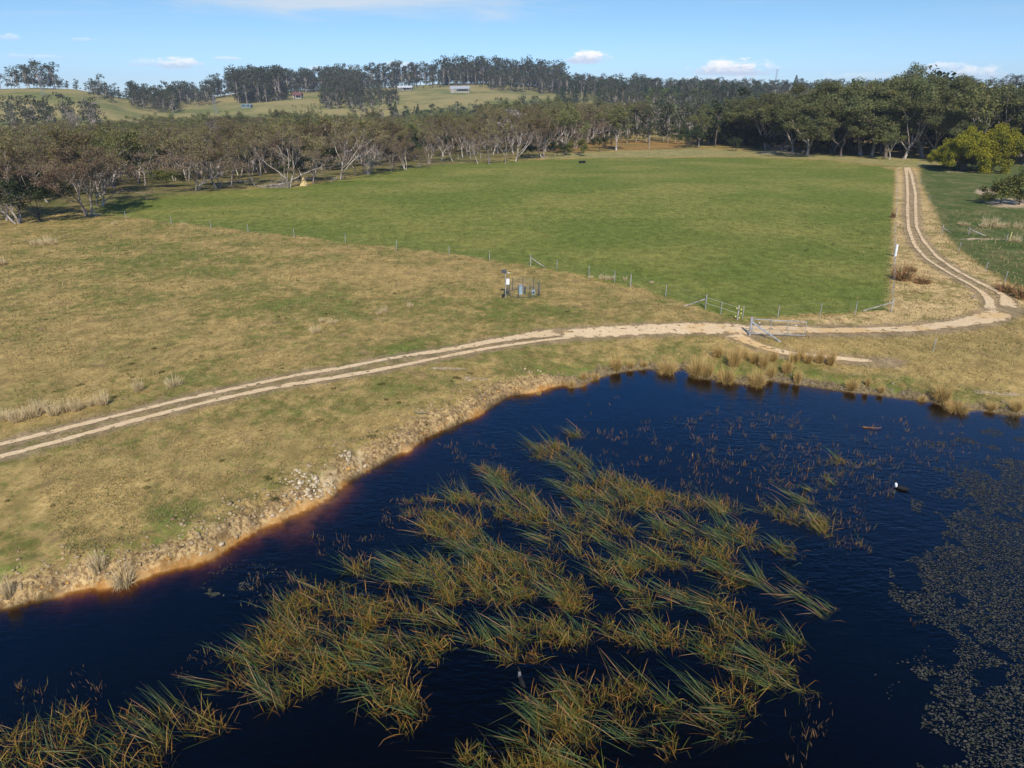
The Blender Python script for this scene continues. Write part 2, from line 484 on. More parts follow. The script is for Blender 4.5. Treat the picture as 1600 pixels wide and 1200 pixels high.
def ground_material():
    m, t = new_mat('pasture')
    pos = t.n('ShaderNodeNewGeometry').outputs['Position']
    flat = t.n('ShaderNodeVectorMath', {0: pos, 1: (1, 1, 0)}, operation='MULTIPLY').outputs[0]
    nL = t.noise(flat, 0.035, 4, 0.6)
    nM = t.noise(flat, 0.22, 5, 0.65, 0.4)
    nS = t.noise(flat, 1.3, 5, 0.7, 0.3)
    nF = t.noise(flat, 5.5, 4, 0.75)
    nX = t.noise(flat, 17.0, 3, 0.7)
    sw = t.m('SUBTRACT', nS, 0.5); fw = t.m('SUBTRACT', nF, 0.5); xw = t.m('SUBTRACT', nX, 0.5); mw = t.m('SUBTRACT', nM, 0.5); lw = t.m('SUBTRACT', nL, 0.5)
    # ---- dry native pasture
    green = t.m('ADD', 0.29, t.m('MULTIPLY', lw, 1.1))
    green = t.m('ADD', green, t.m('MULTIPLY', mw, 2.0))
    green = t.m('ADD', green, t.m('MULTIPLY', sw, 2.3))
    green = t.m('ADD', green, t.m('MULTIPLY', fw, 2.0))
    green = t.m('ADD', green, t.m('MULTIPLY', t.attr('patch'), 0.62))
    green = t.m('ADD', green, t.m('MULTIPLY', t.attr('green_strip'), 0.55))
    green = t.m('ADD', green, t.m('MULTIPLY', t.attr('lower_right'), -0.35), clamp=True)
    straw = t.mix(t.ss(nF, 0.35, 0.68), (0.32, 0.215, 0.082), (0.56, 0.410, 0.158))
    straw = t.mix(t.ss(nM, 0.35, 0.62), straw, (0.35, 0.255, 0.098))
    olive = t.mix(t.ss(nF, 0.32, 0.7), (0.140, 0.138, 0.040), (0.265, 0.235, 0.072))
    lush = (0.130, 0.185, 0.036)
    past = t.mix(t.ss(green, 0.12, 0.62), straw, olive)
    past = t.mix(t.m('MULTIPLY', t.ss(green, 0.66, 1.0), 0.75), past, lush)
    # grey-brown worn and reddish weeds
    n2 = t.noise(t.n('ShaderNodeVectorMath', {0: flat, 1: (31.0, 7.0, 0)}, operation='ADD').outputs[0], 0.55, 5, 0.7, 0.5)
    past = t.mix(t.m('MULTIPLY', t.ss(n2, 0.56, 0.70), 0.7), past, (0.27, 0.185, 0.100))
    n3 = t.noise(t.n('ShaderNodeVectorMath', {0: flat, 1: (3.0, 77.0, 0)}, operation='ADD').outputs[0], 2.3, 3, 0.6)
    past = t.mix(t.m('MULTIPLY', t.ss(n3, 0.68, 0.76), 0.7), past, (0.55, 0.45, 0.28))
    past = t.mix(t.m('MULTIPLY', t.ss(n3, 0.32, 0.26), 0.75), past, (0.105, 0.090, 0.040))
    # ---- improved green paddock
    st = t.n('ShaderNodeMapping', {'Vector': flat, 'Rotation': (0, 0, 0.12), 'Scale': (0.8, 1.15, 1)}).outputs[0]
    nP = t.noise(st, 0.055, 5, 0.62, 0.4)
    gp = t.mix(t.ss(t.m('ADD', nP, t.m('MULTIPLY', sw, 0.55)), 0.38, 0.66), (0.130, 0.172, 0.032), (0.250, 0.240, 0.062))
    gp = t.mix(t.m('MULTIPLY', t.ss(t.m('ADD', nM, t.m('MULTIPLY', fw, 0.6)), 0.46, 0.72), 0.6), gp, (0.110, 0.158, 0.030))
    gp = t.mix(t.m('MULTIPLY', t.ss(nX, 0.3, 0.75), 0.35), gp, (0.245, 0.235, 0.078))
    gp = t.mix(t.m('MULTIPLY', t.ss(n3, 0.62, 0.74), 0.30), gp, (0.21, 0.17, 0.06))
    rp = t.mix(t.ss(t.m('ADD', nM, t.m('MULTIPLY', sw, 0.5)), 0.4, 0.68), (0.085, 0.118, 0.034), (0.170, 0.165, 0.066))
    edge = t.m('ADD', t.m('MULTIPLY', sw, 1.7), t.m('MULTIPLY', mw, 0.9))
    c = t.mix(t.ss(t.m('ADD', t.attr('main_pad'), edge), 0.35, 0.65), past, gp)
    c = t.mix(t.ss(t.m('ADD', t.attr('right_pad'), edge), 0.35, 0.65), c, rp)
    # ---- dry verge beside the bend, and the dry strip at the far side
    vg = t.mix(t.ss(nF, 0.35, 0.68), (0.46, 0.32, 0.145), (0.72, 0.52, 0.25))
    vg = t.mix(t.m('MULTIPLY', t.ss(t.m('ADD', nM, t.m('MULTIPLY', sw, 0.6)), 0.50, 0.62), 0.8), vg, (0.24, 0.21, 0.065))
    vg = t.mix(t.m('MULTIPLY', t.ss(n2, 0.56, 0.68), 0.8), vg, (0.33, 0.185, 0.09))
    c = t.mix(t.ss(t.m('ADD', t.attr('verge'), edge), 0.35, 0.65), c, vg)
    fd = t.mix(t.ss(nM, 0.35, 0.68), (0.36, 0.30, 0.13), (0.24, 0.235, 0.085))
    c = t.mix(t.ss(t.m('ADD', t.attr('far_dry'), t.m('MULTIPLY', mw, 0.9)), 0.3, 0.7), c, fd)
    nSw = t.noise(t.n('ShaderNodeMapping', {'Vector': flat, 'Scale': (0.3, 1.4, 1)}).outputs[0], 0.10, 4, 0.6)
    swc = t.mix(t.ss(nSw, 0.38, 0.62), (0.36, 0.205, 0.07), (0.20, 0.16, 0.05))
    swc = t.mix(t.ss(nSw, 0.60, 0.70), swc, (0.33, 0.23, 0.12))
    c = t.mix(t.ss(t.attr('swamp'), 0.3, 0.7), c, swc)
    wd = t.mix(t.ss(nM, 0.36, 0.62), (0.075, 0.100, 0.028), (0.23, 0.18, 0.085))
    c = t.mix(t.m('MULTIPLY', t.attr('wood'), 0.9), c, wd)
    # ---- hillsides
    nH = t.noise(flat, 0.012, 4, 0.55)
    nH2 = t.noise(flat, 0.06, 4, 0.65)
    hc = t.mix(t.ss(t.m('ADD', nH, t.m('MULTIPLY', t.m('SUBTRACT', nH2, 0.5), 0.5)), 0.40, 0.66), (0.33, 0.275, 0.115), (0.165, 0.185, 0.06))
    hc = t.mix(t.m('MULTIPLY', t.ss(nH2, 0.55, 0.72), 0.5), hc, (0.20, 0.19, 0.08))
    c = t.mix(t.attr('hillside'), c, hc)
    # ---- bare pale earth
    bare = t.m('ADD', t.attr('bare'), t.m('MULTIPLY', sw, 1.3))
    bare = t.m('ADD', bare, t.m('MULTIPLY', fw, 0.6))
    sand = t.mix(t.ss(nF, 0.3, 0.7), (0.40, 0.29, 0.18), (0.60, 0.47, 0.32))
    c = t.mix(t.m('MULTIPLY', t.ss(bare, 0.42, 0.8), t.ss(t.m('ADD', t.attr('bare'), t.m('MULTIPLY', sw, 1.6)), 0.2, 0.8)), c, sand)
    # worn soil along the ruts
    wr = t.m('ADD', t.attr('rut'), t.m('MULTIPLY', sw, 2.4))
    wr = t.m('ADD', wr, t.m('MULTIPLY', fw, 1.0))
    wear = t.mix(t.ss(nF, 0.3, 0.7), (0.20, 0.145, 0.085), (0.38, 0.285, 0.18))
    c = t.mix(t.m('MULTIPLY', t.ss(wr, 0.75, 0.0), 0.8), c, wear)
    # ---- the bank of the dam: dead grass, rubble clay, iron stained waterline
    sh = t.attr('shore')
    steep = t.attr('steep')
    shn = t.m('ADD', sh, t.m('ADD', t.m('MULTIPLY', sw, 2.0), t.m('MULTIPLY', fw, 0.8)))
    soil = t.mix(t.ss(nF, 0.38, 0.60), (0.15, 0.095, 0.045), (0.46, 0.325, 0.155))
    soil = t.mix(t.m('MULTIPLY', t.ss(nS, 0.50, 0.60), 0.75), soil, (0.17, 0.115, 0.065))
    soil = t.mix(t.ss(nM, 0.56, 0.64), soil, t.mix(t.ss(nF, 0.38, 0.62), (0.40, 0.275, 0.13), (0.68, 0.53, 0.32)))
    grn = t.mix(t.ss(nF, 0.34, 0.62), (0.085, 0.062, 0.036), (0.24, 0.185, 0.10))
    soil = t.mix(steep, grn, soil)
    wbank = t.m('ADD', 0.8, t.m('MULTIPLY', steep, 0.45))
    bk = t.n('ShaderNodeMapRange', {0: shn, 1: t.m('MULTIPLY', wbank, 0.45), 2: wbank, 3: 1.0, 4: 0.0}, interpolation_type='SMOOTHSTEP').outputs[0]
    c = t.mix(bk, c, soil)
    # iron-orange sediment at and under the waterline of the left bank
    org = t.mix(t.ss(nS, 0.4, 0.62), (0.34, 0.16, 0.04), (0.46, 0.28, 0.11))
    beach = t.noise(t.n('ShaderNodeVectorMath', {0: flat, 1: (13.0, 5.0, 0)}, operation='ADD').outputs[0], 0.28, 3, 0.6)
    om = t.m('MULTIPLY', t.ss(t.m('ADD', sh, t.m('MULTIPLY', fw, 0.8)), 0.20, -0.05), steep)
    om = t.m('MULTIPLY', om, t.m('MULTIPLY', t.ss(beach, 0.44, 0.60), 0.9))
    bed = t.mix(steep, (0.07, 0.05, 0.03), t.mix(t.ss(t.m('ADD', beach, t.m('MULTIPLY', sw, 0.4)), 0.42, 0.60), (0.075, 0.050, 0.028), (0.42, 0.26, 0.12)))
    c = t.mix(t.ss(sh, 0.15, -0.2), c, bed)
    c = t.mix(om, c, org)
    # tufted sward: density of the grass varies from tuft to tuft
    nt1 = t.noise(t.n('ShaderNodeMapping', {'Vector': flat, 'Location': (9, 4, 0), 'Scale': (1.0, 0.7, 1)}).outputs[0], 0.95, 7, 0.78)
    c = t.mix(t.ss(nt1, 0.36, 0.66), t.mix(1.0, c, (0.72, 0.71, 0.66), 'MULTIPLY'), t.mix(1.0, c, (1.22, 1.20, 1.16), 'MULTIPLY'))
    hgt = t.m('ADD', t.m('MULTIPLY', nF, 0.7), t.m('MULTIPLY', nX, 0.45))
    hgt = t.m('ADD', hgt, t.m('MULTIPLY', nS, 0.9))
    finish(t, c, 0.95, hgt, 0.55, 0.09, 0.03)
    return m


ground, GCO, GQ = build_ground()
ground.data.materials.append(ground_material())
_near = np.hypot(GCO[GQ[:, 0], 0], GCO[GQ[:, 0], 1]) < 1500
BVH = BVHTree.FromPolygons([tuple(v) for v in GCO.tolist()], GQ[_near].tolist(), all_triangles=False)


def gz(x, y, default=0.0):
    h = BVH.ray_cast(Vector((x, y, 400)), Vector((0, 0, -1)))
    return h[0].z if h[0] is not None else default


def at(px, py, fallback=None):
    """ground point seen at a pixel of the photograph"""
    d = pix_dir(px, py).normalized()
    h = BVH.ray_cast(Vector((0, 0, CAM_Z)), d)
    if h[0] is None:
        return fallback
    return h[0].copy()


def at_r(px, r):
    """ground point on a compass bearing (given as horizon pixel) at r metres"""
    d = pix_dir(px, 150)
    L = math.hypot(d.x, d.y)
    x, y = d.x / L * r, d.y / L * r
    return Vector((x, y, gz(x, y)))


def tag(o, label=None, cat=None, group=None, kind=None):
    if label: o['label'] = label
    if cat: o['category'] = cat
    if group: o['group'] = group
    if kind: o['kind'] = kind
    return o


def raw_mesh(name, co, faces_flat, loop_tot, mat=None, smooth=False, colors=None, attr=None):
    """fast mesh from numpy; all faces have loop_tot corners"""
    me = bpy.data.meshes.new(name)
    co = np.asarray(co, np.float32)
    me.vertices.add(len(co))
    me.vertices.foreach_set('co', co.ravel())
    f = np.asarray(faces_flat).ravel()
    nf = len(f) // loop_tot
    me.loops.add(len(f))
    me.loops.foreach_set('vertex_index', f.astype(np.int32))
    me.polygons.add(nf)
    me.polygons.foreach_set('loop_start', (np.arange(nf) * loop_tot).astype(np.int32))
    me.update(calc_edges=True)
    if smooth:
        me.shade_smooth()
    if colors is not None:
        a = me.attributes.new('tint', 'FLOAT_COLOR', 'POINT')
        c4 = np.ones((len(co), 4), np.float32)
        c4[:, :3] = colors
        a.data.foreach_set('color', c4.ravel())
    if attr is not None:
        for k, v in attr.items():
            a = me.attributes.new(k, 'FLOAT', 'POINT')
            a.data.foreach_set('value', np.asarray(v, np.float32))
    if mat:
        me.materials.append(mat)
    return me


def link(name, me, parent=None, loc=(0, 0, 0), rot=(0, 0, 0), scale=None):
    o = bpy.data.objects.new(name, me)
    o.location = loc
    o.rotation_euler = rot
    if scale is not None:
        o.scale = scale if hasattr(scale, '__len__') else (scale,) * 3
    if parent is not None:
        o.parent = parent
    COL.objects.link(o)
    return o


def empty(name, loc, rz=0.0):
    o = bpy.data.objects.new(name, None)
    o.empty_display_size = 0.5
    o.location = loc
    o.rotation_euler = (0, 0, rz)
    COL.objects.link(o)
    return o


# ------------------------------------------------------------------ the dirt track
def track_material():
    m, t = new_mat('sandy_track')
    pos = t.n('ShaderNodeNewGeometry').outputs['Position']
    nS = t.noise(pos, 1.1, 5, 0.7, 0.3)
    nF = t.noise(pos, 6.0, 4, 0.7)
    nM = t.noise(pos, 0.16, 3, 0.5)
    c = t.mix(t.ss(nF, 0.30, 0.7), (0.60, 0.43, 0.235), (0.76, 0.575, 0.345))
    c = t.mix(t.m('MULTIPLY', t.ss(t.m('ADD', nM, t.m('MULTIPLY', t.m('SUBTRACT', nS, 0.5), 0.5)), 0.50, 0.62), t.attr('sandy')), c, (0.64, 0.43, 0.20))
    c = t.mix(t.m('MULTIPLY', t.ss(nS, 0.60, 0.70), 0.6), c, (0.26, 0.185, 0.115))
    u = t.attr('side')
    e = t.m('ADD', u, t.m('ADD', t.m('MULTIPLY', t.m('SUBTRACT', nS, 0.5), 1.5), t.m('MULTIPLY', t.m('SUBTRACT', nF, 0.5), 0.9)))
    al = t.ss(e, 0.98, 0.72)
    al = t.m('MULTIPLY', al, t.ss(t.noise(pos, 2.2, 3, 0.6), 0.66, 0.60))
    finish(t, c, 0.95, t.m('ADD', nF, t.m('MULTIPLY', nS, 1.5)), 0.25, 0.04, 0.05, alpha=al)
    return m


def build_tracks():
    mat = track_material()
    cos, faces, side, sandy = [], [], [], []
    for ti, tr in enumerate(TRACKS):
        pw = np.array(w_of(tr)); wd = np.array([c[2] for c in tr])
        sl = np.concatenate([[0], np.cumsum(np.hypot(*np.diff(pw, axis=0).T))])
        n = int(sl[-1] / 0.3)
        s = np.linspace(0, sl[-1], n)
        # smooth spline through the traced points
        X_ = np.interp(s, sl, pw[:, 0]); Y_ = np.interp(s, sl, pw[:, 1]); W_ = np.interp(s, sl, wd)
        kk = 9
        pad = lambda v: np.convolve(np.pad(v, kk // 2, mode='edge'), np.ones(kk) / kk, mode='valid')
        for _ in range(3):
            X_, Y_, W_ = pad(X_), pad(Y_), pad(W_)
        tx, ty = np.gradient(X_), np.gradient(Y_)
        L = np.hypot(tx, ty) + 1e-9
        nx, ny = -ty / L, tx / L
        us = np.linspace(-1, 1, 9)
        b = sum(len(c) for c in cos)
        ends = np.minimum(np.arange(n), np.arange(n)[::-1]) * 0.3
        for i in range(n):
            k = W_[i] * 0.5 * (0.92 + 0.5 * (float(vnoise(s[i] / 3.0, ti * 7.7, 5)) - 0.5))
            pts = [(X_[i] + nx[i] * u * k, Y_[i] + ny[i] * u * k) for u in us]
            cos.append([(a, c, gz(a, c) + 0.012 + 0.0035 * ti + 0.0003 * Y_[i] - 0.0) for a, c in pts])
            side.append([max(abs(u), 1.5 - ends[i] / 2.2) for u in us])
            sandy.append([1.0 if ti in (2, 3) else 0.25] * 9)
            if i:
                p0 = b + (i - 1) * 9; p1 = b + i * 9
                for j in range(8):
                    faces.append((p0 + j, p1 + j, p1 + j + 1, p0 + j + 1))
        # keep running vertex base right
        cos[-n:] = [c for c in cos[-n:]]
        flat_b = b
    co = np.array([v for row in cos for v in row])
    return co, np.array(faces), np.array(side).ravel(), np.array(sandy).ravel(), mat


co_, fa_, si_, sa_, mt_ = build_tracks()
# vertex bases were counted row-wise: rows are nine vertices wide
me = raw_mesh('dirt_track', co_, fa_, 4, mt_, True, attr={'side': si_, 'sandy': sa_})
tag(link('dirt_track', me), kind='structure')

# ------------------------------------------------------------------ water
def build_water():
    xs = np.array([p[0] for p in POND]); ys = np.array([p[1] for p in POND])
    # one quad-grid sheet wider than the pond: its rim runs inside the banks
    cx, cy = xs.mean(), ys.mean()
    ring = []
    P2 = np.array(POND)
    d = np.roll(P2, -1, 0) - np.roll(P2, 1, 0)
    nrm = np.column_stack([d[:, 1], -d[:, 0]]) / (np.hypot(d[:, 0], d[:, 1])[:, None] + 1e-9)
    area = 0.5 * np.sum(xs * np.roll(ys, -1) - np.roll(xs, -1) * ys)
    if area < 0:
        nrm = -nrm
    P3 = P2 + nrm * 1.3
    n = len(P3)
    top = [(a, b, WZ) for a, b in P3]
    bot = [(a, b, WZ - 4.5) for a, b in P3]
    me = bpy.data.meshes.new('pond_water')
    idx = list(range(n))
    if area > 0:
        fs = [tuple(idx), tuple(n + i for i in reversed(idx))] + [(i, n + i, n + (i + 1) % n, (i + 1) % n) for i in idx]
    else:
        fs = [tuple(reversed(idx)), tuple(n + i for i in idx)] + [((i + 1) % n, n + (i + 1) % n, n + i, i) for i in idx]
    me.from_pydata(top + bot, [], fs)
    me.update()
    m, t = new_mat('pond_water')
    pos = t.n('ShaderNodeNewGeometry').outputs['Position']
    mp = t.n('ShaderNodeMapping', {'Vector': pos, 'Rotation': (0, 0, 0.5), 'Scale': (0.75, 1.8, 1)}).outputs[0]
    wv = t.noise(mp, 2.6, 2, 0.5, 0.8)
    wv2 = t.noise(t.n('ShaderNodeMapping', {'Vector': pos, 'Rotation': (0, 0, -0.3), 'Scale': (1.0, 2.6, 1)}).outputs[0], 1.1, 2, 0.5, 0.5)
    calm = t.ss(t.noise(pos, 0.10, 3, 0.5, 0.5), 0.38, 0.62)
    h = t.m('ADD', wv, t.m('MULTIPLY', wv2, 0.7))
    # bird wake: rings round the swimming bird
    bx, by = on_plane(1408, 766, WZ)
    sp = t.n('ShaderNodeSeparateXYZ', {0: pos}).outputs
    dx = t.m('SUBTRACT', sp[0], bx + 1.4); dy = t.m('SUBTRACT', sp[1], by + 0.2)
    rr = t.m('SQRT', t.m('ADD', t.m('MULTIPLY', dx, dx), t.m('MULTIPLY', dy, dy)))
    rings = t.m('MULTIPLY', t.m('SINE', t.m('MULTIPLY', rr, 17.0)), t.m('MULTIPLY', t.ss(rr, 2.6, 1.9), t.ss(rr, 1.1, 1.7)))
    h = t.m('ADD', t.m('MULTIPLY', h, t.m('ADD', 0.35, t.m('MULTIPLY', calm, 0.9))), t.m('MULTIPLY', rings, 0.12))
    b = t.n('ShaderNodeBump', {'Height': h, 'Strength': 0.42, 'Distance': 0.05})
    bf = t.n('ShaderNodeNewGeometry').outputs['Backfacing']
    ior = t.n('ShaderNodeMapRange', {0: bf, 1: 0.0, 2: 1.0, 3: 1.42, 4: 1 / 1.42}).outputs[0]
    fr = t.n('ShaderNodeFresnel', {'IOR': ior, 'Normal': b.outputs[0]}).outputs[0]
    gl = t.n('ShaderNodeBsdfGlossy', {'Color': (0.95, 0.97, 1, 1), 'Roughness': 0.03, 'Normal': b.outputs[0]})
    tr = t.n('ShaderNodeBsdfTransparent', {'Color': (1, 1, 1, 1)})
    mx = t.n('ShaderNodeMixShader', {0: fr, 1: tr.outputs[0], 2: gl.outputs[0]})
    va = t.n('ShaderNodeVolumeAbsorption', {'Color': (0.64, 0.50, 0.26, 1), 'Density': 10.0})
    o = t.n('ShaderNodeOutputMaterial')
    t.link(mx.outputs[0], o.inputs['Surface'])
    t.link(va.outputs[0], o.inputs['Volume'])
    me.materials.append(m)
    return tag(link('pond_water', me), kind='structure')


build_water()

# ================================================================== trees
def leaf_mat(name, tr=0.22):
    m, t = new_mat(name)
    oi = t.n('ShaderNodeObjectInfo').outputs['Random']
    c = t.n('ShaderNodeAttribute', attribute_name='tint').outputs['Color']
    v = t.m('ADD', 0.80, t.m('MULTIPLY', oi, 0.5))
    hs = t.n('ShaderNodeHueSaturation', {'Hue': t.m('ADD', 0.488, t.m('MULTIPLY', oi, 0.024)), 'Saturation': 1.0, 'Value': v, 'Color': c}).outputs[0]
    d = t.n('ShaderNodeBsdfDiffuse', {'Color': hs})
    tl = t.n('ShaderNodeBsdfTranslucent', {'Color': hs})
    mx = t.n('ShaderNodeMixShader', {0: tr, 1: d.outputs[0], 2: tl.outputs[0]})
    o = t.n('ShaderNodeOutputMaterial')
    t.link(mx.outputs[0], o.inputs['Surface'])
    return m


def bark_mat(name, a, b, c2=None):
    m, t = new_mat(name)
    pos = t.n('ShaderNodeTexCoord').outputs['Object']
    n1 = t.noise(t.n('ShaderNodeMapping', {'Vector': pos, 'Scale': (3, 3, 0.7)}).outputs[0], 0.9, 4, 0.65)
    n2 = t.noise(pos, 7.0, 3, 0.6)
    c = t.mix(t.ss(n1, 0.40, 0.62), a, b)
    if c2:
        c = t.mix(t.m('MULTIPLY', t.ss(n2, 0.52, 0.66), 0.7), c, c2)
    finish(t, c, 0.85, n2, 0.4, 0.03, 0.1)
    return m


LEAF = leaf_mat('leaves')
BARK_PALE = bark_mat('pale_gum_bark', (0.22, 0.175, 0.14), (0.54, 0.475, 0.41), (0.17, 0.13, 0.10))
BARK_DARK = bark_mat('dark_bark', (0.085, 0.068, 0.055), (0.19, 0.155, 0.13))
BARK_GREY = bark_mat('weathered_wood', (0.27, 0.23, 0.20), (0.46, 0.41, 0.36), (0.16, 0.13, 0.11))

OLIVE = [(0.15, 0.154, 0.048), (0.198, 0.18, 0.055), (0.114, 0.132, 0.043), (0.228, 0.192, 0.067)]
BROWN = [(0.244, 0.172, 0.112), (0.204, 0.146, 0.103), (0.293, 0.206, 0.137), (0.163, 0.123, 0.085)]
GUMG = [(0.133, 0.144, 0.058), (0.159, 0.16, 0.06), (0.103, 0.119, 0.043), (0.181, 0.167, 0.071)]
DARK = [(0.045, 0.062, 0.026), (0.060, 0.075, 0.030), (0.038, 0.055, 0.026)]
WATTLE = [(0.297, 0.27, 0.024), (0.22, 0.22, 0.026), (0.363, 0.314, 0.029), (0.16, 0.176, 0.029)]
BUSH = [(0.125, 0.125, 0.036), (0.16, 0.15, 0.04), (0.095, 0.105, 0.034)]
HILLG = [(0.062, 0.074, 0.036), (0.080, 0.086, 0.042), (0.050, 0.062, 0.032), (0.095, 0.086, 0.052)]
BARE_T = [(0.23, 0.195, 0.17), (0.19, 0.16, 0.14)]
BRIGHT = [(0.11, 0.15, 0.03), (0.14, 0.17, 0.04)]


def tubes(paths, sides=5):
    """paths: list of (points (n,3), radii (n,)) -> verts, quads"""
    V, Q = [], []
    b = 0
    for pts, rad in paths:
        pts = np.asarray(pts, float); rad = np.asarray(rad, float)
        n = len(pts)
        tang = np.gradient(pts, axis=0)
        tang /= np.linalg.norm(tang, axis=1)[:, None] + 1e-9
        ref = np.array([0.31, 0.95, 0.02])
        u = np.cross(tang, ref); u /= np.linalg.norm(u, axis=1)[:, None] + 1e-9
        v = np.cross(tang, u)
        sd_ = sides if rad[0] > 0.06 else 3
        a = np.arange(sd_) * 2 * math.pi / sd_
        ring = pts[:, None, :] + rad[:, None, None] * (np.cos(a)[None, :, None] * u[:, None, :] + np.sin(a)[None, :, None] * v[:, None, :])
        V.append(ring.reshape(-1, 3))
        i = (np.arange(n - 1) * sd_)[:, None]; j = np.arange(sd_)[None, :]; j2 = (j + 1) % sd_
        Q.append(np.stack([b + i + j, b + i + j2, b + i + sd_ + j2, b + i + sd_ + j], -1).reshape(-1, 4))
        b += n * sd_
    return np.vstack(V), np.vstack(Q)


def leaf_cards(cent, size, pal, rng, droop=0.35, aspect=0.55, palw=None):
    """one bent-free quad per centre, random orientation"""
    n = len(cent)
    d = rng.normal(size=(n, 3)); d[:, 2] = d[:, 2] * 0.7 - droop
    d /= np.linalg.norm(d, axis=1)[:, None]
    e = np.cross(d, rng.normal(size=(n, 3))); e /= np.linalg.norm(e, axis=1)[:, None] + 1e-9
    s = size * rng.uniform(0.6, 1.35, n)[:, None]
    a = cent - d * s * 0.5; b = cent + e * s * aspect * 0.5; c = cent + d * s * 0.5; f = cent - e * s * aspect * 0.5
    co = np.stack([a, b, c, f], 1).reshape(-1, 3)
    pal = np.array(pal)
    ci = palw if palw is not None else rng.integers(0, len(pal), n)
    col = pal[ci] * rng.uniform(0.8, 1.2, n)[:, None]
    return co, np.repeat(col, 4, 0)


def grow(rng, H, spread, lean, fork, levels, n_limb, up, wob=0.12, r0=None, multi=1, sub=3):
    """branching skeleton -> (paths, tips)"""
    paths, tips = [], []
    r0 = r0 or H * 0.024

    def branch(p, d, L, r, lev, rend=None):
        n = 6 if lev < 2 else 4
        pts = [p.copy()]
        dd = d / np.linalg.norm(d)
        for i in range(n):
            dd = dd + rng.normal(size=3) * wob * (1.0 if lev else 0.5)
            dd[2] += up * (0.10 if lev else 0.02)
            dd /= np.linalg.norm(dd)
            pts.append(pts[-1] + dd * L / n)
        pts = np.array(pts)
        re = r * (0.55 if lev < levels else 0.3)
        rad = np.linspace(r, re, n + 1)
        if lev == 0:
            rad[0] *= 1.45
        paths.append((pts, rad))
        if lev >= levels:
            tips.append((pts[-1], dd, lev)); tips.append((pts[-2], dd, lev))
            return
        if lev == 0:
            k = n_limb
        else:
            k = sub if rng.random() < 0.7 else sub - 1
        ph = rng.uniform(0, 6.28)
        for j in range(k):
            a = ph + j * 2 * math.pi / k + rng.normal() * 0.35
            tilt = rng.uniform(0.35, 0.85) * (spread if lev == 0 else 0.85)
            side = np.cross(dd, [0.2, 0.3, 0.9]); side /= np.linalg.norm(side) + 1e-9
            s2 = np.cross(dd, side)
            nd = dd * math.cos(tilt) + (side * math.cos(a) + s2 * math.sin(a)) * math.sin(tilt)
            t0 = rng.uniform(0.55, 1.0) if (lev == 0 and j) or lev else 1.0
            idx = min(n, max(2, int(round(t0 * n))))
            branch(pts[idx], nd, L2[lev] * rng.uniform(0.75, 1.2), rad[idx] * (0.72 if lev else 0.62), lev + 1)
    L2 = [H * (1 - fork) * 0.52, H * (1 - fork) * 0.34, H * (1 - fork) * 0.22, H * 0.1]
    for q in range(multi):
        a = q * 6.28 / multi + rng.uniform(0, 1)
        off = np.array([math.cos(a), math.sin(a), 0]) * (0.35 if multi > 1 else 0)
        ld = np.array([lean[0], lean[1], 1.0]) + (off * 0.9 if multi > 1 else 0)
        branch(off * 0.8 + np.array([0, 0, -0.3]), ld, H * fork + 0.3, r0 * (0.75 if multi > 1 else 1), 0)
    return paths, tips


TREE_MESH = {}


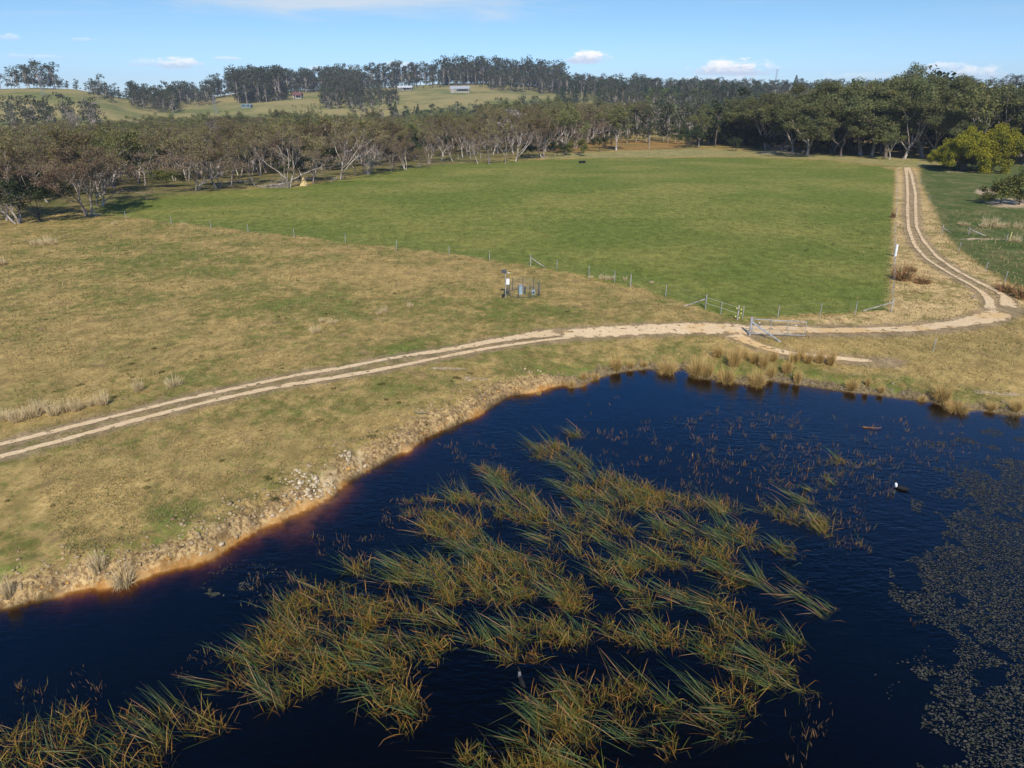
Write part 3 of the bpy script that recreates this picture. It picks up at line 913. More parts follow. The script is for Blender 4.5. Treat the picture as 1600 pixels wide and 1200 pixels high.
def make_tree(kind, seed, H):
    """returns (trunk mesh, crown mesh), heights normalised to H metres"""
    rng = np.random.default_rng(seed)
    if kind == 'gum':           # sparse die-back gum: pale limbs, brown twiggy crown, olive top
        lean = rng.normal(size=2) * 0.20
        paths, tips = grow(rng, H, rng.uniform(0.7, 1.15), lean, rng.uniform(0.15, 0.40), 3, int(rng.integers(3, 7)), 0.8, 0.15, sub=3, multi=int(rng.choice([1, 1, 1, 2, 3])), r0=H * rng.uniform(0.016, 0.025))
        bark, pal = BARK_PALE, OLIVE + BROWN
        nl, sz, cl, flat = 58, 0.23, 0.70, 0.48
    elif kind == 'gum_low':
        lean = rng.normal(size=2) * 0.2
        paths, tips = grow(rng, H, 1.15, lean, 0.16, 3, 5, 0.75, 0.16, sub=3, multi=2)
        bark, pal = BARK_PALE, OLIVE + BROWN
        nl, sz, cl, flat = 56, 0.25, 0.85, 0.55
    elif kind == 'big':         # dense tall gum on the right
        lean = rng.normal(size=2) * 0.07
        paths, tips = grow(rng, H, 1.0, lean, rng.uniform(0.16, 0.24), 3, 5, 0.7, 0.12, sub=4)
        bark, pal = BARK_PALE if seed % 2 else BARK_DARK, GUMG
        nl, sz, cl, flat = 105, 0.38, 1.65, 0.60
    elif kind == 'round':       # leafy mid-green gum with visible white limbs
        lean = rng.normal(size=2) * 0.05
        paths, tips = grow(rng, H, 0.95, lean, 0.27, 3, 5, 0.8, 0.12, sub=4)
        bark, pal = BARK_PALE, GUMG + OLIVE[:2]
        nl, sz, cl, flat = 24, 0.42, 1.1, 0.55
    elif kind == 'wattle':
        paths, tips = grow(rng, H, 1.5, (0, 0), 0.12, 3, 6, 0.5, 0.14, sub=4, multi=2)
        bark, pal = BARK_DARK, WATTLE
        nl, sz, cl, flat = 150, 0.26, 0.95, 0.8
    elif kind == 'dark':        # dark evergreen shrub/blackwood down to the ground
        paths, tips = grow(rng, H, 1.25, (0, 0), 0.12, 3, 5, 0.5, 0.15, sub=3)
        bark, pal = BARK_DARK, DARK
        nl, sz, cl, flat = 55, 0.34, 0.95, 0.85
    elif kind == 'bush':
        paths, tips = grow(rng, H, 1.4, (0, 0), 0.10, 3, 5, 0.5, 0.15, sub=3)
        bark, pal = BARK_DARK, BUSH
        nl, sz, cl, flat = 46, 0.28, 0.75, 0.8
    elif kind == 'bare':
        paths, tips = grow(rng, H, 1.0, rng.normal(size=2) * 0.15, 0.2, 3, 4, 0.8, 0.16, sub=3)
        bark, pal = BARK_PALE, BARE_T
        nl, sz, cl, flat = 12, 0.35, 0.8, 0.7
    else:
        raise ValueError(kind)
    # scale height to H exactly
    top = max(p[0][:, 2].max() for p in paths)
    k = (H * 0.95) / top
    paths = [(p * np.array([k ** 0.7, k ** 0.7, k]), r) for p, r in paths]
    tips = [(p * np.array([k ** 0.7, k ** 0.7, k]), d, l) for p, d, l in tips]
    V, Q = tubes(paths)
    trunk = raw_mesh('trunk', V, Q, 4, bark, True)
    T = np.array([t_[0] for t_ in tips])
    zt = T[:, 2] / H
    if kind in ('gum', 'gum_low', 'round'):      # dead twigs and epicormic tufts along the limbs
        extra = np.array([p_[0][k_] for p_ in paths[1:] for k_ in (2, 3) if p_[0][k_][2] > H * 0.18])
        T = np.vstack([T, extra[rng.random(len(extra)) < 0.55] + rng.normal(size=3) * 0.1])
        zt = T[:, 2] / H
    if kind == 'big':           # foliage also hangs along the lower limbs
        extra = [p_[0][k_] for p_ in paths[1:] for k_ in (-1, -2) if p_[0][k_][2] > H * 0.12]
        T = np.vstack([T, np.array(extra)[::2] - [0, 0, 0.6]])
        zt = T[:, 2] / H
    n_per = rng.poisson(nl, len(T))
    if kind in ('gum', 'gum_low', 'round'):
        n_per[len(tips):] = n_per[len(tips):] * 0.6
    if kind in ('gum', 'gum_low'):
        n_per = (n_per * (0.45 + 0.9 * zt)).astype(int)
    rep = np.repeat(np.arange(len(T)), n_per)
    off = rng.normal(size=(len(rep), 3))
    rad = rng.random(len(rep)) ** 0.45
    off = off / np.linalg.norm(off, axis=1)[:, None] * rad[:, None] * cl * np.array([1, 1, flat])
    C = T[rep] + off
    C[:, 2] = np.maximum(C[:, 2], 0.15)
    if kind in ('gum', 'gum_low'):
        pb = np.clip(1.55 - 1.12 * zt[rep], 0.32, 0.97)
        brown = rng.random(len(rep)) < pb
        ci = np.where(brown, 4 + rng.integers(0, 4, len(rep)), rng.integers(0, 4, len(rep)))
        s_ = np.where(brown, 0.8, 1.15)[:, None]
        co, col = leaf_cards(C, sz, pal, rng, 0.2, np.where(brown, 0.30, 0.55)[:, None], ci)
    else:
        # clump shade of hue (new growth and old), per branch end
        ck = rng.random(len(T))
        ci = np.minimum((ck[rep] * len(pal) + rng.normal(size=len(rep)) * 0.6).clip(0, len(pal) - 0.01).astype(int), len(pal) - 1)
        co, col = leaf_cards(C, sz, pal, rng, 0.3, 0.6, ci)
    crown = raw_mesh('crown', co, np.arange(len(co)), 4, LEAF, colors=col)
    return trunk, crown


def make_far_tree(seed, H, pal, bark=None, cone=False, n=330):
    """small, cheap tree for the hills"""
    rng = np.random.default_rng(seed)
    paths = [(np.array([[0, 0, -0.5], [0.1, 0, H * 0.35], [0.2, 0.1, H * 0.75]]), np.array([H * 0.014, H * 0.011, H * 0.005]))]
    C = []
    if cone:
        z = rng.random(n) ** 1.3
        a = rng.uniform(0, 6.28, n)
        r_ = (1 - z) * H * 0.24 * rng.uniform(0.6, 1, n) + 0.2
        C = np.column_stack([np.cos(a) * r_, np.sin(a) * r_, H * (0.06 + 0.94 * z)])
    else:
        nb = int(rng.integers(9, 14))
        per = n // nb
        for i in range(nb):
            a = rng.uniform(0, 6.28); r_ = H * rng.uniform(0.02, 0.26)
            zc = H * rng.uniform(0.12, 0.93)
            c = np.array([math.cos(a) * r_, math.sin(a) * r_, zc])
            paths.append((np.array([[0.1, 0, H * 0.3], c * np.array([.7, .7, 1]) - [0, 0, H * 0.05]]), np.array([H * 0.007, H * 0.003])))
            o = rng.normal(size=(per, 3)); o /= np.linalg.norm(o, axis=1)[:, None]
            o *= (rng.random(per) ** 0.4)[:, None] * H * rng.uniform(0.10, 0.17) * np.array([1, 1, 0.62])
            C.append(c + o)
        C = np.vstack(C)
    co, col = leaf_cards(C, H * 0.055, pal, rng, 0.1, 0.75)
    V, Q = tubes(paths, 4)
    return raw_mesh('trunk', V, Q, 4, bark or BARK_PALE), raw_mesh('crown', co, np.arange(len(co)), 4, LEAF, colors=col)


def variants(kind, n, H, seed0):
    TREE_MESH[kind] = [make_tree(kind, seed0 + i, H) for i in range(n)]


NOMH = {'gum': 12.0, 'gum_low': 10.0, 'big': 20.0, 'round': 15.0, 'wattle': 7.5, 'dark': 7.0, 'bush': 5.0, 'bare': 10.0}
variants('gum', 16, 12.0, 100)
variants('gum_low', 4, 10.0, 200)
variants('big', 6, 20.0, 300)
variants('round', 4, 15.0, 400)
variants('wattle', 2, 7.5, 500)
variants('dark', 4, 7.0, 600)
variants('bush', 3, 5.0, 700)
variants('bare', 3, 10.0, 800)
FAR = {'gum': [make_far_tree(900 + i, 16.0, HILLG) for i in range(8)],
       'dark': [make_far_tree(930 + i, 14.0, DARK, BARK_DARK) for i in range(3)],
       'cone': [make_far_tree(950 + i, 14.0, [(0.03, 0.055, 0.025), (0.045, 0.07, 0.03)], BARK_DARK, True) for i in range(2)],
       'bright': [make_far_tree(960 + i, 12.0, BRIGHT, BARK_DARK) for i in range(2)],
       'bare': [make_far_tree(970 + i, 14.0, BARE_T, n=240) for i in range(2)]}
NFAR = {'gum': 16.0, 'dark': 14.0, 'cone': 14.0, 'bright': 12.0, 'bare': 14.0}
TREE_LOG = []


def plant(name, pair, loc, H, Hn, rz, label, cat, group, sx=1.0):
    root = empty(name, loc, rz)
    s = H / Hn
    root.scale = (s * sx, s * sx, s)
    tag(root, label, cat, group)
    link('trunk', pair[0], root)
    link('crown', pair[1], root)
    TREE_LOG.append((loc[0], loc[1], H))
    return root


def tree_px(kind, v, px, py, top, label, name='gum_tree', cat='tree', group=None, rz=None, sx=1.0, Hmin=1.0):
    """a tree whose foot is seen at (px, py) and whose top reaches photograph row `top`"""
    g = at(px, py)
    if g is None:
        g = at_r(px, 300)
    dist = math.hypot(g.x, g.y)
    d = pix_dir(px, top)
    ztop = CAM_Z + d.z / math.hypot(d.x, d.y) * dist
    H = max(Hmin, ztop - g.z)
    pr = TREE_MESH[kind][v % len(TREE_MESH[kind])]
    return plant(name, pr, (g.x, g.y, g.z), H, NOMH[kind], RNG.uniform(0, 6.28) if rz is None else rz, label, cat, group, sx)


EDGE = 'gum trees along the edge of the left woodland'
# kind, variant, foot px, foot py, top py, label, width factor, rotation
FRONT = [
 ('gum', 0, 30, 349, 196, 'brown-crowned gum with a pale leaning trunk at the left edge of the pasture', 1.0),
 ('gum_low', 1, 6, 345, 215, 'half cut off twiggy brown gum at the far left, beside the pale leaning gum', 1.0),
 ('dark', 0, 62, 346, 276, 'dark low bushy tree in the shade between the two leftmost big gums', 1.1),
 ('gum', 3, 137, 337, 190, 'large pale-limbed gum with a forked leaning trunk and a fallen branch at its foot', 1.15),
 ('gum_low', 0, 156, 323, 212, 'twiggy brown gum right behind the big pale forked gum', 1.0),
 ('gum', 5, 226, 290, 205, 'thin pale gum standing alone left of the dark bushes at the paddock corner', 0.9),
 ('bush', 0, 262, 293, 258, 'round olive bush at the left end of the shaded row by the paddock', 1.1),
 ('gum_low', 2, 308, 298, 205, 'wide spreading gum with low curved limbs over a black shadow', 1.25),
 ('gum', 1, 338, 294, 195, 'tall gum with a straight pale trunk right of the wide spreading gum', 0.9),
 ('gum', 6, 345, 293, 215, 'thin dark-trunked gum touching the straight pale one', 0.7),
 ('gum', 7, 361, 290, 200, 'slim gum beside the long slanting pale pole of dead wood', 0.8),
 ('gum', 8, 400, 291, 210, 'slim gum with two crossed pale stems left of the fallen branches', 0.9),
 ('gum', 2, 451, 293, 180, 'bright pale gum with a crooked white limb above the pile of fallen branches', 1.1),
 ('gum_low', 3, 489, 286, 208, 'dark-trunked leaning gum right of the small ochre mound', 0.95),
 ('dark', 1, 468, 283, 245, 'black-green bushy tree behind the ochre mound', 1.2),
 ('gum', 4, 533, 280, 175, 'stout gum with a split pale trunk where the paddock edge bends', 1.2),
 ('gum', 9, 556, 275, 215, 'thin gum with a short pale trunk just right of the stout split one', 0.8),
 ('gum', 0, 573, 272, 188, 'pale gum with a forked white limb leaning right', 0.95),
 ('gum_low', 1, 611, 268, 225, 'short gum with a bright white forked trunk', 0.8),
 ('gum', 3, 634, 265, 200, 'gum with a slanting white trunk right of the short forked one', 0.9),
 ('gum_low', 2, 654, 263, 225, 'small twiggy gum with a thin trunk in front of the shaded gap', 0.8),
 ('gum', 6, 671, 256, 195, 'pale gum leaning left beside the sunny clearing', 0.85),
 ('gum', 1, 691, 253, 190, 'straight pale gum in front of the black shade right of the clearing', 0.85),
 ('gum', 8, 708, 252, 178, 'tall gum with a slim white trunk right of the black shade', 1.0),
 ('gum', 5, 724, 247, 182, 'tall pale gum with a kinked trunk beside the low pale stumps', 0.95),
 ('gum', 7, 747, 256, 192, 'thin white-stemmed gum in the middle of the far edge', 0.8),
 ('gum', 2, 766, 256, 186, 'pale gum with a wide twiggy crown in the middle of the far edge', 1.0),
 ('gum', 9, 789, 256, 188, 'slim gum with a bright white leaning trunk near the far end of the edge', 0.85),
 ('gum', 4, 806, 252, 176, 'tall pale twiggy gum near the far end of the edge', 1.0),
 ('gum', 0, 849, 247, 170, 'gum with a forked pale trunk and ragged crown beside dark bushes', 1.05),
 ('round', 0, 884, 242, 160, 'leafy gum with two pale trunks left of the bright green bush', 0.95),
 ('bush', 1, 904, 243, 216, 'bright olive-green round bush at the end of the treeline'),
 ('dark', 2, 937, 236, 214, 'small black-green bush left of the solitary white gum'),
 ('round', 1, 963, 235, 162, 'solitary broad gum with white spreading limbs at the swamp edge', 1.15),
 ('dark', 3, 828, 247, 224, 'dark low bushes under the gums near the end of the treeline', 1.5),
 ('dark', 0, 870, 244, 222, 'dark bush between the forked gum and the leafy gum', 1.0),
]
for f in FRONT:
    kind, v, px, py, top, lab = f[:6]
    sx = f[6] if len(f) > 6 else 1.0
    nm = {'dark': 'dark_shrub', 'bush': 'olive_bush'}.get(kind, 'gum_tree')
    tree_px(kind, v, px, py, top, lab, nm, 'bush' if kind in ('dark', 'bush') else 'tree', EDGE, sx=sx)

RG = 'large gum trees behind the far end of the track'
RIGHT = [
 ('round', 2, 1092, 230, 170, 'slender gum with white forked trunks at the left end of the dark right-hand grove', 0.7),
 ('dark', 1, 1074, 231, 196, 'dark green bush at the foot of the slender forked gum', 1.0),
 ('big', 0, 1150, 226, 152, 'dense dark gum second from the left in the right-hand grove', 0.9),
 ('big', 1, 1195, 233, 142, 'broad dense gum above the grey fallen branches', 0.95),
 ('big', 2, 1228, 236, 128, 'tall dense gum with a white upper fork, centre of the grove', 0.85),
 ('big', 3, 1262, 242, 122, 'tall gum with one thin white leaning trunk at the grove front', 0.8),
 ('big', 4, 1298, 240, 120, 'tall dark gum with leaning twin trunks over the black shadow', 0.9),
 ('big', 5, 1345, 243, 126, 'huge spreading gum with long low bare limbs reaching left', 1.05),
 ('big', 0, 1383, 246, 118, 'massive gum just left of the end of the track', 0.9),
 ('big', 1, 1404, 232, 96, 'tallest gum of all, its flat top standing against the sky', 0.62),
 ('round', 3, 1390, 250, 196, 'low grey-green gum in front of the massive one, beside the track end', 1.0),
 ('big', 3, 1440, 246, 118, 'massive multi-trunked gum just right of the end of the track', 0.95),
 ('big', 2, 1478, 228, 114, 'dense gum behind the golden wattle, left one', 0.85),
 ('big', 4, 1545, 225, 128, 'dark gum with white limbs right behind the golden wattle', 0.9),
 ('big', 5, 1600, 224, 130, 'dense gum at the right edge behind the golden wattle', 0.9),
 ('dark', 2, 1150, 236, 214, 'low grey-green bush at the left of the fallen branches', 0.8),
 ('bush', 2, 1265, 241, 222, 'low olive bush at the foot of the thin white leaning trunk', 1.4),
]
for f in RIGHT:
    kind, v, px, py, top, lab = f[:6]
    sx = f[6] if len(f) > 6 else 1.0
    nm = {'dark': 'dark_shrub', 'bush': 'olive_bush'}.get(kind, 'gum_tree')
    tree_px(kind, v, px, py, top, lab, nm, 'bush' if kind in ('dark', 'bush') else 'tree', RG, sx=sx * (1.35 if kind == 'big' else 1.0))
tree_px('wattle', 0, 1500, 268, 196, 'golden-green wattle, left half of the bright pair beside the track', 'wattle_tree', 'tree', 'golden wattle trees right of the track', sx=0.82)
tree_px('wattle', 1, 1545, 268, 194, 'golden-green wattle, right half of the bright pair beside the track', 'wattle_tree', 'tree', 'golden wattle trees right of the track', sx=0.85)
tree_px('wattle', 0, 1474, 262, 222, 'small golden-green wattle joined to the left side of the bright pair', 'wattle_tree', 'tree', 'golden wattle trees right of the track', sx=0.9, rz=1.0)
tree_px('bush', 0, 1592, 320, 264, 'olive bush with grey stems on pink bare earth at the right edge', 'olive_bush', 'bush', None, sx=1.25)
tree_px('bush', 1, 1563, 318, 282, 'small olive bush leaning left at the foot of the right-edge bush', 'olive_bush', 'bush', None, sx=1.1)
tree_px('dark', 1, 1606, 250, 222, 'dark bush cut off by the right edge beyond the golden wattle', 'dark_shrub', 'bush', None, sx=1.0)

# ---- the body of the right-hand grove, and the scrub under it
def samp_grove(rng):
    p = rng.uniform(1105, 1640)
    r = rng.uniform(*( (238, 300) if p < 1330 else (222, 290))) + (20 if p < 1200 else 0)
    if 1398 < p < 1432 and r < 262:
        return None
    d = pix_dir(p, 150); L = math.hypot(d.x, d.y)
    return (d.x / L * r, d.y / L * r, p, r)


def grove():
    rng = np.random.default_rng(91)
    done = []
    def sc(m, md, seed):
        r2 = np.random.default_rng(seed); out = []
        for _ in range(m):
            q = samp_grove(r2)
            if q and all((q[0] - e[0]) ** 2 + (q[1] - e[1]) ** 2 > md * md for e in out):
                out.append(q)
        return out
    for i, (x, y, p, r) in enumerate(sc(900, 9.0, 1)):
        where = 'left of the twin-trunked gum' if p < 1298 else ('behind the end of the track' if p < 1440 else 'behind the golden wattle')
        Hh = np.interp(p, [1105, 1230, 1400, 1640], [13, 17, 19, 19]) * rng.uniform(0.8, 1.1)
        kd = ['big', 'big', 'big', 'round'][int(rng.integers(0, 4))]
        v = int(rng.integers(0, len(TREE_MESH[kd])))
        plant('gum_tree', TREE_MESH[kd][v], (x, y, gz(x, y)), Hh, NOMH[kd], rng.uniform(0, 6.28), f'dense dark gum deep in the right-hand grove {where}', 'tree', f'gums in the right-hand grove {where}', 1.15)
    for i, (x, y, p, r) in enumerate(sc(900, 6.5, 2)):
        if 1300 < p < 1560 and r < 262:
            continue
        where = 'left of the twin-trunked gum' if p < 1298 else ('behind the end of the track' if p < 1440 else 'behind the golden wattle')
        v = int(rng.integers(0, len(TREE_MESH['dark'])))
        plant('dark_shrub', TREE_MESH['dark'][v], (x, y, gz(x, y)), rng.uniform(4, 8), NOMH['dark'], rng.uniform(0, 6.28), f'dark understorey shrub in the right-hand grove {where}', 'bush', f'understorey shrubs in the right-hand grove {where}', 1.4)


grove()

# ---- woodland behind the front rows: scattered, nearest ones individual
def scatter(n_try, sampler, mind, seed, existing=None):
    rng = np.random.default_rng(seed)
    cell = mind
    grid = {}
    out = []
    for e in existing or []:
        grid.setdefault((int(e[0] // cell), int(e[1] // cell)), []).append((e[0], e[1]))
    for _ in range(n_try):
        p = sampler(rng)
        if p is None:
            continue
        x, y = p[0], p[1]
        k = (int(x // cell), int(y // cell))
        ok = True
        for a in (-1, 0, 1):
            for b in (-1, 0, 1):
                for q in grid.get((k[0] + a, k[1] + b), ()):
                    if (q[0] - x) ** 2 + (q[1] - y) ** 2 < mind * mind:
                        ok = False
        if ok:
            grid.setdefault(k, []).append((x, y))
            out.append(p)
    return out


_edge_px = np.array([(-200, 362), (0, 344), (40, 341), (100, 333), (160, 318), (200, 296), (260, 290), (330, 290), (400, 288), (450, 286), (500, 280), (540, 274), (580, 268), (620, 262), (680, 250),
                     (740, 250), (800, 249), (850, 244), (900, 239), (930, 233), (980, 218), (1060, 216)], float)


def samp_wood(rng):
    p = rng.uniform(-160, 1010)
    ey = np.interp(p, _edge_px[:, 0], _edge_px[:, 1])
    gx, gy = on_plane(p, ey, -1.0)
    r1 = math.hypot(gx, gy)
    rmax = np.interp(p, [-160, 100, 300, 600, 800, 1010], [330, 360, 430, 430, 420, 400])
    u = rng.random()
    r = math.sqrt(r1 ** 2 + u * (rmax ** 2 - r1 ** 2)) + 3
    d = pix_dir(p, 150); L = math.hypot(d.x, d.y)
    x, y = d.x / L * r, d.y / L * r
    # the sunny clearing, and a ragged gap at the left
    if 655 < p < 690 and r < r1 + 34:
        return None
    if 165 < p < 240 and r < r1 + 22:
        return None
    if 70 < p < 120 and r < r1 + 14:
        return None
    if vnoise(x / 16.0, y / 16.0, 55) < 0.22:
        return None
    return (x, y, p, r)


wood = scatter(16000, samp_wood, 5.2, 5, TREE_LOG)
wood.sort(key=lambda q: q[3])
WOODSEG = [(60, 'behind the pale leaning gum at far left'), (230, 'behind the big forked gum on the left'), (330, 'behind the wide spreading gum'),
           (460, 'behind the fallen branches'), (560, 'behind the stout split gum'), (680, 'left of the sunny clearing'), (770, 'right of the sunny clearing'),
           (870, 'near the treeline end'), (9999, 'behind the solitary white gum')]
GROVE_END = True
stuff_pts = []
n_ind = 0
for (x, y, p, r) in wood:
    z = gz(x, y)
    far_part = sstep(r, 300, 420)
    Hh = RNG.uniform(8.5, 12.5) + (2.0 if p > 760 else 0)
    # only what shows: the canopy rises slightly towards the right
    kind = RNG.choice(['gum', 'gum', 'gum', 'gum_low', 'dark', 'round', 'bare'], p=[.24, .22, .12, .14, .15, .09, .04])
    if kind == 'dark':
        Hh *= 0.62
    if n_ind < 225:
        seg = next(s for lim, s in WOODSEG if p < lim)
        depth = 'close' if r < np.interp(p, [0, 1000], [140, 260]) else 'deep'
        nm = {'dark': 'dark_shrub'}.get(kind, 'gum_tree')
        desc = {'gum': 'brown-topped twiggy gum', 'gum_low': 'low spreading brown gum', 'dark': 'dark shrubby tree', 'round': 'leafy grey-green gum', 'bare': 'bare pale-limbed gum'}[kind]
        v = int(RNG.integers(0, len(TREE_MESH[kind])))
        plant(nm, TREE_MESH[kind][v], (x, y, z), Hh, NOMH[kind], RNG.uniform(0, 6.28), f'{desc} {depth} in the woods {seg}', 'tree', f'trees in the woodland {seg}', RNG.uniform(0.85, 1.15))
        n_ind += 1
    else:
        stuff_pts.append((x, y, z, Hh / 12.0))


def stuff_forest(name, pts, pairs, Hn, label, seed=0, squash=0.0):
    """one object that carries a far wood: a point cloud with tree meshes set on it"""
    n = len(pts)
    co = np.array([p[:3] for p in pts])
    me = bpy.data.meshes.new(name)
    me.vertices.add(n)
    me.vertices.foreach_set('co', co.astype(np.float32).ravel())
    a = me.attributes.new('size', 'FLOAT', 'POINT')
    a.data.foreach_set('value', np.array([p[3] for p in pts], np.float32))
    me.update()
    o = link(name, me)
    tag(o, label, None, None, 'stuff')
    o['category'] = 'trees'
    ng = bpy.data.node_groups.new(name, 'GeometryNodeTree')
    ng.interface.new_socket('Geometry', in_out='INPUT', socket_type='NodeSocketGeometry')
    ng.interface.new_socket('Geometry', in_out='OUTPUT', socket_type='NodeSocketGeometry')
    N = ng.nodes.new; Lk = ng.links.new
    gi = N('NodeGroupInput'); go = N('NodeGroupOutput')
    jo = N('GeometryNodeJoinGeometry')
    for (tr, cr) in pairs:
        j = N('GeometryNodeJoinGeometry')
        for mesh in (tr, cr):
            src = next(q for q in bpy.data.objects if q.data == mesh)
            oi = N('GeometryNodeObjectInfo')
            oi.inputs['Object'].default_value = src
            oi.transform_space = 'ORIGINAL'
            Lk(oi.outputs['Geometry'], j.inputs[0])
        g2 = N('GeometryNodeGeometryToInstance')
        Lk(j.outputs[0], g2.inputs[0])
        Lk(g2.outputs[0], jo.inputs[0])
    ip = N('GeometryNodeInstanceOnPoints')
    ip.inputs['Pick Instance'].default_value = True
    m2p = N('GeometryNodeMeshToPoints')
    Lk(gi.outputs[0], m2p.inputs[0])
    Lk(m2p.outputs[0], ip.inputs['Points'])
    Lk(jo.outputs[0], ip.inputs['Instance'])
    ri = N('FunctionNodeRandomValue'); ri.data_type = 'INT'
    ri.inputs[4].default_value = 0; ri.inputs[5].default_value = len(pairs) - 1
    ri.inputs['Seed'].default_value = seed
    Lk(ri.outputs[2], ip.inputs['Instance Index'])
    rr = N('FunctionNodeRandomValue'); rr.data_type = 'FLOAT_VECTOR'
    rr.inputs[0].default_value = (0, 0, 0); rr.inputs[1].default_value = (0, 0, 6.283)
    rr.inputs['Seed'].default_value = seed + 5
    Lk(rr.outputs[0], ip.inputs['Rotation'])
    na = N('GeometryNodeInputNamedAttribute'); na.data_type = 'FLOAT'
    na.inputs['Name'].default_value = 'size'
    Lk(na.outputs[0], ip.inputs['Scale'])
    Lk(ip.outputs[0], go.inputs[0])
    md = o.modifiers.new('trees', 'NODES')
    md.node_group = ng
    return o


link_src = []


def ensure_src(pairs):
    """every mesh used by a far wood must stand somewhere as a real tree first"""
    have = {q.data.name for q in bpy.data.objects if q.data is not None and q.type == 'MESH'}
    return [p for p in pairs if p[0].name in have and p[1].name in have]


stuff_forest('woodland', stuff_pts, ensure_src(TREE_MESH['gum'] * 2 + TREE_MESH['gum_low'] + TREE_MESH['round']), 12.0,
             'brown and olive gum woodland beyond the left treeline, seen as one canopy', 3)

# ---- woods on the hills: (px0, px1, r0, r1, spacing, height, kinds)
def samp_band(px0, px1, r0, r1):
    def f(rng):
        p = rng.uniform(px0, px1)
        r = math.sqrt(rng.uniform(r0 ** 2, r1 ** 2))
        d = pix_dir(p, 150); L = math.hypot(d.x, d.y)
        return (d.x / L * r, d.y / L * r, p, r)
    return f


BANDS = [  # crest lines and slopes of the hills
 (-60, 20, 735, 760, 9, 15, 'gum'), (20, 95, 725, 765, 7.0, 19, 'gum'), (95, 170, 745, 765, 8, 10, 'dark'), (142, 168, 640, 700, 9, 12, 'gum'), (168, 215, 740, 800, 8, 11, 'dark'), (205, 275, 640, 800, 7.0, 16, 'gum'), (172, 188, 690, 720, 7, 8, 'dark'),
 (-60, 140, 455, 520, 9, 15, 'gum'), (90, 140, 460, 480, 8, 16, 'bare'), (262, 335, 780, 900, 7.5, 18, 'gum'), (330, 375, 880, 960, 8, 22, 'gum'), (370, 440, 740, 960, 7.5, 26, 'gum'), (432, 480, 890, 960, 8, 24, 'gum'),
 (440, 470, 790, 830, 8, 13, 'dark'), (478, 560, 850, 960, 8.0, 24, 'gum'), (505, 565, 640, 860, 8, 18, 'gum'), (560, 600, 700, 800, 9, 12, 'gum'), (520, 700, 915, 985, 8.5, 27, 'gum'), (600, 620, 640, 720, 8, 12, 'gum'), (545, 612, 600, 700, 9, 13, 'gum'),
 (560, 600, 880, 930, 8, 14, 'gum'), (520, 770, 918, 932, 6, 8, 'dark'), (640, 695, 860, 880, 6, 6, 'dark'), (575, 645, 800, 850, 7, 5, 'dark'), (690, 880, 890, 985, 8.0, 29, 'gum'), (765, 890, 800, 900, 8.0, 20, 'gum'), (885, 1010, 740, 900, 8.0, 18, 'gum'), (870, 1120, 840, 985, 9, 14, 'gum'),
 (940, 1200, 480, 840, 10, 15, 'gum'), (1000, 1110, 560, 620, 8, 13, 'bright'), (1090, 1300, 800, 985, 10, 12, 'gum'), (1100, 1190, 520, 700, 9, 15, 'dark'), (1180, 1700, 700, 985, 11, 12, 'gum'),
 (560, 940, 440, 500, 8, 9, 'gum'), (600, 720, 480, 540, 8, 11, 'dark'), (615, 655, 480, 500, 7, 13, 'cone'), (700, 900, 440, 520, 8, 13, 'gum'), (560, 620, 470, 500, 9, 12, 'bare'), (1180, 1700, 330, 560, 11, 14, 'gum'), (880, 1120, 330, 470, 9, 12, 'gum'),
 (840, 1090, 268, 335, 7, 12, 'gum'), (1000, 1060, 420, 520, 8, 10, 'bright'), (455, 475, 560, 600, 6, 4, 'dark'), (476, 500, 600, 612, 5, 5, 'dark'), (455, 500, 640, 650, 6, 4, 'dark'), (870, 1180, 640, 720, 9, 14, 'cone'),
 (1100, 1500, 250, 330, 10, 17, 'dark'), (1440, 1700, 250, 330, 11, 21, 'gum'),
]
hill_all = {}
for bi, (a, b, r0, r1, sp, Hh, kd) in enumerate(BANDS):
    area = abs(b - a) / 1158.0 * (r1 ** 2 - r0 ** 2) / 2
    pts = scatter(int(min(9000, 4.0 * area / (sp * sp)) + 6), samp_band(a, b, r0, r1), sp * 0.85, 1000 + bi)
    pts = [q for q in pts if vnoise(q[0] / 22.0, q[1] / 22.0, 140) > 0.24 or len(pts) < 12]
    rng = np.random.default_rng(50 + bi)
    for (x, y, p, r) in pts:
        if 650 < r < 935 and 20 < 0:
            continue
        hill_all.setdefault(kd, []).append((x, y, gz(x, y), Hh * rng.uniform(0.55, 1.2), p, r))
# single trees and clumps one can pick out on the slopes
SINGLE = [('cone', 752, 865, 11, 'dark conical tree, left of two on the pale slope below the ridge house'), ('cone', 766, 865, 10, 'dark conical tree, right of two on the pale slope below the ridge house'),
          ('gum', 580, 690, 9, 'lone round tree in the dry patch on the middle slope'), ('dark', 26, 600, 4, 'small lone bush on the left grassy hill'), ('dark', 176, 660, 9, 'dark clump low on the shoulder of the left hill'),
          ('bright', 963, 820, 15, 'pale green tree on the wooded ridge beside the white roof'), ('bare', 1060, 350, 15, 'grey bare tree above the swamp'), ('cone', 1329, 420, 24, 'dark pine tip showing above the right-hand grove'),
          ('cone', 1240, 700, 22, 'narrow dark pine on the skyline right of the lattice mast'), ('bare', 990, 400, 17, 'tall silver-grey bare tree above the solitary white gum'),
          ('bare', 1028, 330, 13, 'leafless pinkish tree at the right of the swamp'), ('dark', 1018, 268, 7, 'round dark bush standing in the dry grass right of the swamp'),
          ('gum', 158, 690, 17, 'tall thin-crowned gum on the shoulder of the left hill')]
for kd, p, r, Hh, lab in SINGLE:
    g = at_r(p, r)
    plant('hill_tree', FAR[kd][0], g, Hh, NFAR[kd], RNG.uniform(0, 6), lab, 'tree', None)
